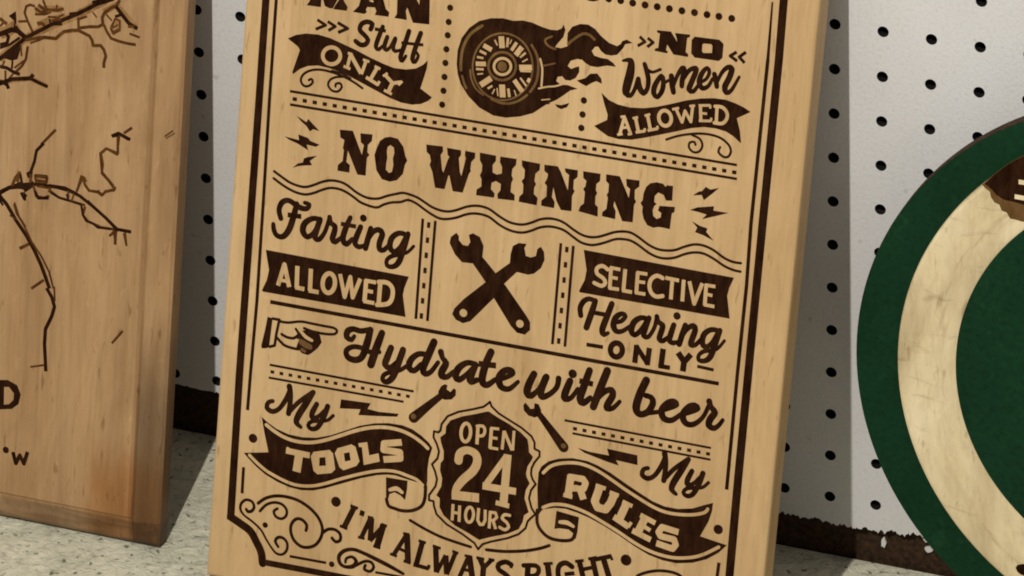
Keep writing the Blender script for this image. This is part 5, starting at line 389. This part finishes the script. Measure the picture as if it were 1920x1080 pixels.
{"n":"road_map","l":"brown engraved street map lines","b":"left","t":null,"p":[["s","H",0,0,[[200.31,254.29,4.29],[209.26,263.52,4.27],[214.68,267.84,4.27],[229.17,277.01,4.25],[243.65,284.86,4.23],[252.16,290.47,4.22],[260.21,295.57,4.21]]],["s","H",0,0,[[215.2,266.62,2.07],[225.78,270.0,2.06],[232.28,270.57,2.06],[236.73,274.72,2.06],[244.98,276.86,2.05]]],["s","H",0,0,[[199.66,268.12,5.85],[204.26,270.13,5.85],[209.66,274.87,5.84]]],["s","H",0,0,[[219.53,283.32,3.58],[226.87,285.74,3.57],[235.2,286.58,3.57]]],["s","H",0,0,[[221.28,276.23,3.14],[229.0,280.45,3.13],[237.22,283.44,3.12]]],["s","H",0,0,[[259.17,288.96,3.11],[266.29,293.92,3.1],[271.14,289.51,3.1],[277.9,283.67,3.1]]],["s","H",0,0,[[264.18,281.55,2.22],[267.18,285.89,2.22],[268.76,282.26,2.22],[265.28,278.28,2.22],[263.7,281.91,2.22]]],["s","H",0,0,[[200.92,241.29,2.71],[208.77,244.28,2.71],[218.51,246.69,2.7],[228.0,244.05,2.7]]],["s","D",0,0,[[172.86,235.09,2.0],[186.6,245.15,1.99],[200.3,254.51,1.98],[208.39,262.08,1.98],[215.12,268.34,1.98],[229.14,277.44,1.97],[243.62,285.29,1.96],[252.15,290.68,1.96],[260.62,296.49,1.95]]],["s","D",0,0,[[252.53,292.25,3.11],[258.86,294.93,3.11],[264.26,297.48,3.1]]],["s","D",0,0,[[228.06,280.52,0.89],[229.19,276.58,0.89]]],["s","D",0,0,[[230.05,278.02,1.52],[235.59,278.87,1.52]]],["s","D",0,0,[[239.48,284.65,1.78],[243.6,285.71,1.78]]],["s","M",0,0,[[214.72,266.98,1.62],[220.24,268.7,1.61],[225.77,270.21,1.61],[232.29,270.36,1.61],[234.06,272.36,1.61],[236.72,274.94,1.61],[241.3,276.29,1.61],[244.75,276.91,1.61]]],["s","M",0,0,[[217.59,265.69,0.9],[223.07,268.27,0.9],[225.78,270.0,0.9]]],["s","M",0,0,[[244.75,276.91,1.61],[247.81,276.0,1.61],[251.58,274.86,1.6],[253.32,272.54,1.6],[253.92,270.04,1.6],[258.28,270.72,1.6],[260.23,268.86,1.6],[261.56,265.61,1.6],[260.62,261.57,1.6],[260.75,259.0,1.61]]],["s","M",0,0,[[244.63,283.72,1.34],[245.21,276.9,1.34]]],["s","M",0,0,[[245.14,282.93,1.07],[249.66,285.13,1.07]]],["s","M",0,0,[[245.84,278.29,1.52],[251.32,279.78,1.51],[256.38,280.56,1.51],[259.51,282.56,1.51]]],["s","M",0,0,[[259.07,282.06,1.6],[258.41,285.83,1.6],[259.65,288.61,1.6],[263.63,292.01,1.6],[266.31,293.49,1.6],[267.98,296.75,1.59]]],["s","D",0,0,[[265.88,293.0,1.95],[270.27,288.51,1.95],[273.67,285.17,1.95],[278.86,282.96,1.95]]],["s","D",0,0,[[265.72,287.39,1.33],[269.77,289.3,1.33]]],["s","M",0,0,[[259.53,282.13,1.42],[261.57,278.56,1.42],[264.04,275.5,1.42],[269.17,274.57,1.42],[273.81,274.21,1.42],[278.41,274.28,1.42]]],["s","M",0,0,[[263.95,281.52,0.98],[265.78,286.32,0.98],[268.58,285.67,0.98],[268.85,280.55,0.98],[265.28,278.28,0.98],[263.52,281.02,0.98]]],["s","M",0,0,[[264.66,281.2,0.8],[267.78,283.4,0.8]]],["s","M",0,0,[[265.24,279.13,0.8],[268.58,281.37,0.8]]],["s","M",0,0,[[260.61,287.89,0.8],[264.0,284.97,0.8]]],["s","M",0,0,[[273.31,283.39,1.33],[276.99,283.53,1.33]]],["s","M",0,0,[[274.43,279.69,1.15],[280.48,278.48,1.15]]],["s","M",0,0,[[252.75,287.98,0.71],[255.2,285.34,0.71]]],["s","M",0,0,[[218.69,271.93,1.26],[215.63,277.09,1.26],[213.55,281.54,1.25],[214.31,285.12,1.25],[216.58,286.33,1.25],[219.4,285.9,1.25]]],["s","M",0,0,[[210.06,276.24,1.17],[215.16,277.24,1.17]]],["s","M",0,0,[[219.45,285.04,1.52],[223.28,283.03,1.52],[226.89,285.31,1.52],[232.45,285.73,1.52],[236.1,287.15,1.52]]],["s","M",0,0,[[223.86,290.03,1.16],[225.42,286.81,1.16],[226.91,284.88,1.16]]],["s","M",0,0,[[232.07,288.69,0.98],[231.76,285.63,0.98]]],["s","M",0,0,[[221.21,287.04,1.61],[225.04,285.03,1.61]]],["s","M",0,0,[[219.61,281.6,1.07],[225.17,282.45,1.07],[228.8,284.31,1.07]]],["s","M",0,0,[[221.26,276.66,1.79],[223.55,277.45,1.79],[225.47,276.44,1.79]]],["s","M",0,0,[[227.08,281.45,1.07],[232.65,281.87,1.07],[236.25,284.16,1.07]]],["s","M",0,0,[[229.04,279.59,1.16],[234.54,281.3,1.16]]],["p","D",0,[[204.34,278.39],[208.4,281.61],[209.13,276.09],[208.35,272.94],[207.46,271.93],[207.72,276.31]]],["s","D",0,0,[[185.85,261.62,2.53],[195.08,265.67,2.52],[201.97,268.91,2.52],[206.55,271.36,2.52],[210.31,271.07,2.52],[214.65,268.27,2.51]]],["s","M",0,0,[[199.28,276.31,1.8],[202.17,274.59,1.8],[203.61,273.94,1.8]]],["s","M",0,0,[[199.48,272.0,1.08],[201.26,274.01,1.08]]],["s","D",0,0,[[208.32,273.37,2.16],[211.3,269.92,2.16],[213.66,269.42,2.16]]],["s","D",0,0,[[199.95,262.07,1.62],[204.1,263.59,1.62],[204.87,267.19,1.62],[202.42,269.41,1.62]]],["s","D",0,0,[[200.03,260.34,1.17],[205.54,262.94,1.17],[211.4,267.77,1.17]]],["p","D",0,[[200.35,253.42],[204.35,258.41],[211.59,263.88],[212.37,262.27],[210.57,255.9],[207.35,254.52],[203.09,255.16]]],["s","M",0,0,[[212.29,263.99,0.9],[212.81,257.99,0.9]]],["s","M",0,0,[[216.28,263.75,1.35],[215.45,256.66,1.35],[213.52,252.88,1.35],[209.97,248.83,1.35]]],["s","M",0,0,[[214.33,255.61,0.9],[208.93,250.85,0.9]]],["s","D",0,0,[[200.49,250.39,1.72],[204.74,250.19,1.71],[208.57,248.61,1.71],[212.36,247.9,1.71]]],["s","M",0,0,[[203.15,253.86,0.9],[201.89,250.61,0.9]]],["s","D",0,0,[[207.81,254.59,0.99],[207.55,250.19,0.99]]],["s","M",0,0,[[203.86,248.74,1.08],[204.11,243.54,1.08]]],["s","M",0,0,[[208.61,247.74,0.9],[205.51,243.76,0.9]]],["s","D",0,0,[[177.8,230.61,2.0],[191.7,236.77,1.99],[200.93,241.07,1.99],[207.82,244.57,1.99],[218.51,246.69,1.98],[220.26,249.15,1.98]]],["s","D",0,0,[[218.51,246.69,1.62],[223.26,245.26,1.62],[228.95,243.77,1.62]]],["s","D",0,0,[[200.86,242.59,1.81],[205.17,241.09,1.81],[206.2,239.07,1.81]]],["s","M",0,0,[[226.63,211.78,1.36],[234.75,221.35,1.35]]],["s","D",0,0,[[267.14,222.96,1.64],[271.05,225.19,1.64],[277.97,222.83,1.64]]],["s","M",0,0,[[274.11,225.68,1.34],[278.69,229.47,1.34]]],["s","M",0,0,[[297.5,227.67,0.74],[302.26,231.69,0.74]]],["s","D",0,0,[[228.14,212.76,1.51],[224.07,208.07,1.51],[223.19,202.07,1.51],[221.49,196.66,1.51],[221.4,190.41,1.51]]],["s","M",0,0,[[270.74,223.69,1.34],[271.24,214.32,1.34],[264.58,215.78,1.35],[261.48,212.73,1.35],[262.87,207.13,1.35],[262.59,201.98,1.35],[267.05,198.33,1.35],[270.52,194.53,1.35],[265.05,192.16,1.35],[263.6,190.31,1.35],[261.2,191.52,1.35],[255.76,191.34,1.35],[253.29,193.86,1.35],[251.52,198.1,1.35],[248.65,190.16,1.35]]],["s","D",0,0,[[185.07,174.42,1.68],[194.43,177.46,1.68],[203.74,181.22,1.67],[208.31,184.56,1.67],[212.91,187.16,1.67],[221.46,189.32,1.66],[226.92,189.85,1.66],[237.09,190.07,1.66],[244.16,189.42,1.66],[250.5,187.54,1.66]]],["s","D",0,0,[[250.5,187.54,1.66],[258.53,183.02,1.65],[266.59,177.78,1.65],[273.06,173.0,1.65],[281.22,172.92,1.65]]],["s","M",0,0,[[272.29,172.87,1.5],[272.28,164.43,1.51]]],["s","M",0,0,[[273.1,172.28,1.2],[268.63,168.58,1.2]]],["s","M",0,0,[[277.78,171.97,1.05],[278.94,164.83,1.05]]],["s","M",0,0,[[253.89,182.24,1.36],[252.73,177.64,1.36],[255.85,174.5,1.36],[263.75,172.53,1.35],[273.08,172.64,1.35]]],["s","M",0,0,[[223.21,188.87,1.36],[225.05,183.15,1.36],[229.61,182.96,1.36],[232.83,184.59,1.36]]],["s","M",0,0,[[232.51,187.85,1.21],[238.14,184.75,1.21],[246.01,183.86,1.21],[253.86,182.97,1.2]]],["s","M",0,0,[[243.54,189.31,1.05],[244.05,185.37,1.06]]],["s","M",0,0,[[217.77,184.29,1.36],[218.78,179.68,1.36]]],["s","D",0,0,[[217.74,185.02,2.12],[222.27,188.72,2.12]]],["s","M",0,0,[[223.71,194.68,1.06],[230.73,195.25,1.06],[230.91,191.62,1.06],[224.52,190.92,1.06],[223.71,194.68,1.06]]],["s","M",0,0,[[214.89,195.21,1.66],[213.61,189.12,1.67]]],["s","M",0,0,[[220.51,195.77,1.36],[221.89,190.12,1.36]]],["s","D",0,0,[[203.4,180.06,1.98],[207.93,176.02,1.98],[213.82,168.16,1.98],[220.5,160.42,1.98],[225.58,153.15,1.98],[229.88,145.75,1.98],[233.4,138.2,1.98],[235.35,133.72,1.98]]],["s","M",0,0,[[212.23,176.74,0.99],[214.04,171.88,0.99],[218.65,166.02,0.99],[223.78,157.65,0.99],[229.62,150.88,0.99],[234.74,142.88,0.99],[237.69,134.13,0.99]]],["s","M",0,0,[[222.27,156.29,1.37],[216.78,152.61,1.37]]],["s","M",0,0,[[231.84,137.93,1.37],[224.64,131.86,1.37]]],["s","D",0,0,[[203.77,180.49,2.28],[203.98,176.1,2.28]]],["s","D",0,0,[[233.62,133.79,1.83],[237.0,129.18,1.83],[238.81,124.3,1.83],[237.51,118.87,1.83],[234.12,110.83,1.83],[233.98,102.6,1.84],[234.74,95.26,1.84],[235.51,87.54,1.84]]],["s","M",0,0,[[238.11,135.31,0.91],[238.82,127.28,0.91]]],["s","M",0,0,[[226.21,88.34,0.92],[234.56,90.89,0.92]]],["s","M",0,0,[[273.3,109.95,1.14],[279.29,117.91,1.14]]],["s","D",0,0,[[203.72,181.72,2.04],[209.32,185.35,2.04],[214.08,186.59,2.04],[217.91,186.78,2.04],[223.5,190.22,2.03]]],["s","M",0,0,[[210.71,186.48,1.48],[212.41,191.26,1.48],[214.67,194.32,1.48]]],["s","D",0,0,[[213.53,187.85,1.3],[216.35,189.21,1.3],[215.16,193.96,1.29]]],["s","D",0,0,[[216.13,183.79,1.48],[218.21,180.53,1.48],[219.04,183.37,1.48]]],["s","D",0,0,[[220.51,192.6,1.29],[219.45,194.66,1.29],[222.24,196.47,1.29]]],["s","M",0,0,[[224.27,194.11,1.48],[230.96,194.32,1.48],[230.6,192.02,1.48],[224.85,191.97,1.48]]],["s","D",0,0,[[224.19,186.02,1.48],[226.29,182.33,1.48],[232.46,183.36,1.48]]],["s","M",0,0,[[225.01,188.85,1.11],[233.15,188.86,1.11],[232.31,186.48,1.11]]],["s","D",0,0,[[232.11,190.48,1.11],[241.66,190.72,1.11],[248.44,188.71,1.1],[253.37,185.51,1.1]]],["s","D",0,0,[[233.26,186.64,1.11],[239.11,184.47,1.11],[245.83,183.8,1.11],[251.59,182.97,1.1]]],["s","D",0,0,[[242.78,187.32,0.92],[243.89,184.37,0.92]]],["s","M",0,0,[[247.04,188.03,0.92],[245.83,183.8,0.92]]],["s","M",0,0,[[248.42,189.16,1.01],[250.8,198.5,1.01],[252.73,197.92,1.01],[253.79,195.86,1.01]]],["s","M",0,0,[[252.91,194.38,1.01],[255.45,191.22,1.01],[260.69,191.2,1.01],[263.14,189.82,1.01],[265.35,192.87,1.01],[270.05,193.65,1.01],[270.87,196.02,1.01]]],["s","M",0,0,[[260.69,191.2,0.73],[261.56,192.68,0.73]]],["s","D",0,0,[[251.62,182.53,1.1],[252.84,177.35,1.11],[254.89,174.56,1.11],[258.74,173.86,1.1],[261.69,172.11,1.1],[269.28,172.5,1.1]]],["s","D",0,0,[[255.26,185.82,0.92],[261.2,181.44,0.92],[273.09,172.25,0.92]]],["s","D",0,0,[[267.54,223.05,1.46],[272.18,224.69,1.46],[277.0,222.81,1.46]]],["s","M",0,0,[[271.73,224.18,0.91],[270.89,213.38,0.91],[264.14,215.84,0.91],[260.99,212.65,0.91],[262.44,203.09,0.92],[269.91,196.3,0.92]]],["s","M",0,0,[[269.44,169.39,1.1],[271.23,171.48,1.1],[272.53,164.98,1.1]]],["s","M",0,0,[[276.93,171.55,0.92],[278.67,165.57,0.92]]],["s","M",0,0,[[210.05,170.16,0.74],[214.95,168.28,0.74]]],["s","M",0,0,[[216.64,153.21,0.93],[221.79,156.34,0.93]]],["s","M",0,0,[[212.57,177.79,0.74],[215.82,170.23,0.74],[219.9,165.5,0.74]]],["s","D",0,0,[[203.93,177.25,1.11],[205.97,174.89,1.11]]]]},
{"n":"lettering","l":"dark capital letter at the cut-off end of a place name","b":"left","t":null,"p":[["p","D",0,[[205.43,77.25],[213.33,78.67],[218.99,76.69],[221.37,71.86],[220.28,66.39],[216.46,62.91],[206.2,60.66]]],["p","W",0,[[211.3,74.4],[214.14,74.91],[217.31,71.87],[217.17,68.08],[214.6,65.21],[211.61,64.43]]]]},
{"n":"lettering","l":"small degree sign and letter W","b":"left","t":null,"p":[["d","D",214.0,39.18,1.78],["s","D",0,0,[[218.25,38.83,2.01],[220.29,32.77,2.01],[222.45,37.72,2.01],[225.05,33.43,2.01],[226.94,40.45,2.01]]]]},
{"n":"scorched_panel","l":"dark burnt panel with pale letter strokes","b":"disc","t":"pale letter strokes","p":[["p","M",0,[[-98.04,267.96],[-91.84,275.02],[-85.24,281.69],[-78.28,287.15],[-67.96,292.76],[-66.43,254.91],[-71.78,251.72],[-77.24,251.32],[-80.69,251.88],[-83.1,251.89],[-84.92,254.88],[-87.56,255.52],[-88.84,258.61],[-91.27,259.28],[-93.28,261.87],[-93.87,264.72],[-96.19,266.15]]],["p","D",0,[[-96.75,268.63],[-91.83,274.8],[-85.23,281.47],[-78.28,286.94],[-67.95,292.54],[-66.61,259.3],[-73.48,260.27],[-80.36,261.24],[-86.55,261.61],[-90.74,263.8],[-92.88,266.0],[-95.0,267.47]]],["s","L",0,0,[[-79.44,272.82,2.4],[-71.94,273.05,2.4]]],["s","L",0,0,[[-81.17,264.42,2.41],[-71.59,264.29,2.4]]],["s","L",0,0,[[-71.98,274.14,2.4],[-71.56,263.56,2.4]]]]},
{"n":"scorched_panel","l":"dark burnt mark low on the ring","b":"disc","t":null,"p":[["p","D",0,[[-72.62,53.39],[-71.8,55.22],[-68.9,56.49],[-64.48,56.77],[-61.4,53.47],[-63.3,49.11],[-67.15,49.61],[-69.83,50.03],[-71.65,51.29]]]]}]''')

# ------------------------------------------------------------------ setting
def plane_mesh(name, x0, x1, y0, y1, z, material):
    bm = bmesh.new()
    vs = [bm.verts.new(p) for p in ((x0, y0, z), (x1, y0, z), (x1, y1, z), (x0, y1, z), (x0, y0, z - .03), (x1, y0, z - .03), (x1, y1, z - .03), (x0, y1, z - .03))]
    for f in ((0, 1, 2, 3), (7, 6, 5, 4), (0, 4, 5, 1), (1, 5, 6, 2), (2, 6, 7, 3), (3, 7, 4, 0)): bm.faces.new([vs[i] for i in f])
    return from_bm(name, bm, None, material)
t = plane_mesh('tabletop', -1.5, 1.6, -.9, .0028, 0.0, TABLE); t['kind'] = 'structure'

bm = bmesh.new()
vs = [bm.verts.new(p) for p in ((-1.8, .05, -.1), (1.9, .05, -.1), (1.9, .05, .8), (-1.8, .05, .8), (-1.8, .07, -.1), (1.9, .07, -.1), (1.9, .07, .8), (-1.8, .07, .8))]
for f in ((0, 1, 2, 3), (7, 6, 5, 4), (0, 4, 5, 1), (1, 5, 6, 2), (2, 6, 7, 3), (3, 7, 4, 0)): bm.faces.new([vs[i] for i in f])
w = from_bm('wall', bm, None, CAVITY); w['kind'] = 'structure'  # added behind the pegboard, near-black so no world light shows through its holes

# pegboard: every hole cut through a 5 mm sheet, ragged lower edge
P = .0254; HR = .0030; DEP = .005
def edge_z(x):
    if x < 0: z = .0215 + (.0309 - .0215) * min(1.2, -x / .381)
    else: z = .0215 + .045 * min(x, .08)
    return z
bm = bmesh.new()
zc = lambda r: (12.5 - r) * P
cut = zc(11) - .0056
def face(vl, mi=0):
    f = bm.faces.new(vl); f.material_index = mi
cache = {}
def vert(x, y, z):
    k = (round(x, 6), round(y, 6), round(z, 6))
    if k not in cache: cache[k] = bm.verts.new((x, y, z))
    return cache[k]
for c in range(-36, 41):
    for r in range(-8, 12):
        cx, cz = c * P, zc(r)
        lo = cut if r == 11 else cz - P / 2
        n = 24; ring = []; back = []; out = []
        for k in range(n):
            a = (k + .5) * 2 * math.pi / n; ca, sa = math.cos(a), math.sin(a)
            ring.append(bm.verts.new((cx + HR * ca, 0, cz + HR * sa))); back.append(bm.verts.new((cx + HR * ca, DEP, cz + HR * sa)))
            s = min(P / 2 / abs(ca), ((P / 2) if sa > 0 else (cz - lo)) / abs(sa))
            out.append((s * ca, s * sa))
        corners = [(P / 2, P / 2), (-P / 2, P / 2), (-P / 2, lo - cz), (P / 2, lo - cz)]
        for k in range(n):
            k2 = (k + 1) % n
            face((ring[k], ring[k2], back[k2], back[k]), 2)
            a, b2 = out[k], out[k2]
            lst = [vert(cx + a[0], 0, cz + a[1])]
            if abs(a[0] - b2[0]) > 1e-7 and abs(a[1] - b2[1]) > 1e-7:
                q = min(corners, key=lambda q: (q[0] - a[0]) ** 2 + (q[1] - a[1]) ** 2)
                lst.append(vert(cx + q[0], 0, cz + q[1]))
            lst.append(vert(cx + b2[0], 0, cz + b2[1]))
            face([ring[k]] + lst + [ring[k2]])
x = -36.5 * P; prev = None; jag = 0
while x < 40.5 * P:
    jag = .55 * jag + random.gauss(0, .00062)
    amp = 1.0 if x > -.10 else .35
    q = (bm.verts.new((x, 0, cut)), bm.verts.new((x, 0, edge_z(x) + jag * amp)), bm.verts.new((x, DEP, edge_z(x) + jag * amp)))
    if prev: face((prev[0], q[0], q[1], prev[1])); face((prev[1], q[1], q[2], prev[2]), 1)
    prev = q; x += .0007
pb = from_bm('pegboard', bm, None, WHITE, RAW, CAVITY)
pb['label'] = 'white painted pegboard wall panel full of small round holes'; pb['category'] = 'pegboard'

# raw brown batten along the foot of the pegboard
bt = bpy.data.objects.new('wood_batten', None); COL.objects.link(bt); bt.location = (0, .0062, -.02)
bt['label'] = 'rough dark brown batten along the bottom of the pegboard'; bt['category'] = 'batten'
bm = bmesh.new()
nx = 420; rows = []
for j, (y, z) in enumerate(((0.0, 0.0), (0.0, .030), (0.0, .050), (.012, .050), (.012, 0))):
    rows.append([bm.verts.new((-.93 + 1.96 * i / nx, y + (random.gauss(0, .0003) if j < 3 else 0), z)) for i in range(nx + 1)])
for j in range(5):
    a, b2 = rows[j], rows[(j + 1) % 5]
    for i in range(nx): bm.faces.new((a[i], a[i + 1], b2[i + 1], b2[i]))
bm.faces.new([r[0] for r in rows]); bm.faces.new([r[-1] for r in rows])
from_bm('strip', bm, bt, RAW)
def chip(x, z, rx, rz):
    bm = bmesh.new(); fr = []; bk = []
    for k in range(11):
        a = k * 2 * math.pi / 11; s = random.uniform(.75, 1.15)
        fr.append(bm.verts.new((x + rx * s * math.cos(a), -.0016, z + .02 + rz * s * math.sin(a)))); bk.append(bm.verts.new((x + rx * s * math.cos(a), -.0004, z + .02 + rz * s * math.sin(a))))
    bm.faces.new(fr); bm.faces.new(bk)
    for k in range(11): bm.faces.new((fr[k], fr[(k + 1) % 11], bk[(k + 1) % 11], bk[k]))
    from_bm('paint_chip', bm, bt, WHITE)
for q in ((.0285, .0125, .0015, .0031), (.0535, .0135, .0024, .0019), (.0525, .0200, .0022, .0022), (.0560, .0175, .0018, .0014)): chip(*q)

# ------------------------------------------------------------------ engraved maple sign
sg = thing('engraved_sign', 'pale maple sign densely engraved with dark workshop slogans such as NO WHINING', 'wooden sign', (-0.30287, -0.13475, 0.00433), 15.7)
board('board', sg, .3075, .420, .016, None, MAPLE)
lb = thing('engraved_board', 'tan wooden board with moulded edge engraved with brown street map lines', 'wooden board', (-0.64400, -0.12013, 0.00387), 14.0)
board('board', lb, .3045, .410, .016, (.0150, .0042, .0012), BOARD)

# ------------------------------------------------------------------ round green sign
ds = thing('round_sign', 'round dark green sign with a raised cream wooden ring', 'round sign', (0.19200, -0.05350, 0.00050), 2.0)
def lathe(name, parent, cx, cz, prof, mats, seg=180):
    """prof: (radius, y, material index of the band that follows)"""
    bm = bmesh.new(); loops = []
    for r, y, mi in prof:
        if r < 1e-6: loops.append([bm.verts.new((cx, y, cz))])
        else: loops.append([bm.verts.new((cx + r * math.cos(2 * math.pi * k / seg), y, cz + r * math.sin(2 * math.pi * k / seg))) for k in range(seg)])
    for j in range(len(prof) - 1):
        a, b2 = loops[j], loops[j + 1]
        for k in range(seg):
            k2 = (k + 1) % seg
            if len(a) == 1: f = bm.faces.new((a[0], b2[k2], b2[k]))
            elif len(b2) == 1: f = bm.faces.new((a[k], a[k2], b2[0]))
            else: f = bm.faces.new((a[k], a[k2], b2[k2], b2[k]))
            f.material_index = prof[j][2]; f.smooth = False
    return from_bm(name, bm, parent, *mats)
lathe('backing_disc', ds, -.0010, .1621, [(0, 0, 0), (.1616, 0, 1), (.16195, .0004, 1), (.16195, .0075, 1), (.161, .008, 0), (0, .008, 0)], (GREEN, RAW))
lathe('ring', ds, .0070, .1651, [(.1000, -.0002, 0), (.1000, -.0060, 0), (.1446, -.0060, 0), (.1458, -.0056, 0), (.1464, -.0044, 0), (.1464, -.0002, 0)], (RINGW,))
lathe('centre_disc', ds, .0036, .1687, [(0, -.0082, 0), (.1109, -.0082, 0), (.1115, -.0076, 0), (.1115, -.0061, 0)], (GREEN,))

for art in ART:
    if art['b'] == 'sign': engrave(art, sg, -.00012, BURNT, SCORCH, MAPLE, GRAIN_MAPLE)
    elif art['b'] == 'left': engrave(art, lb, -.00012, BURNT, ROADS, BOARD, GRAIN_TAN)
    else: engrave(art, ds, -.00612, BURNT, SCORCH, RINGW, GRAIN_CREAM)
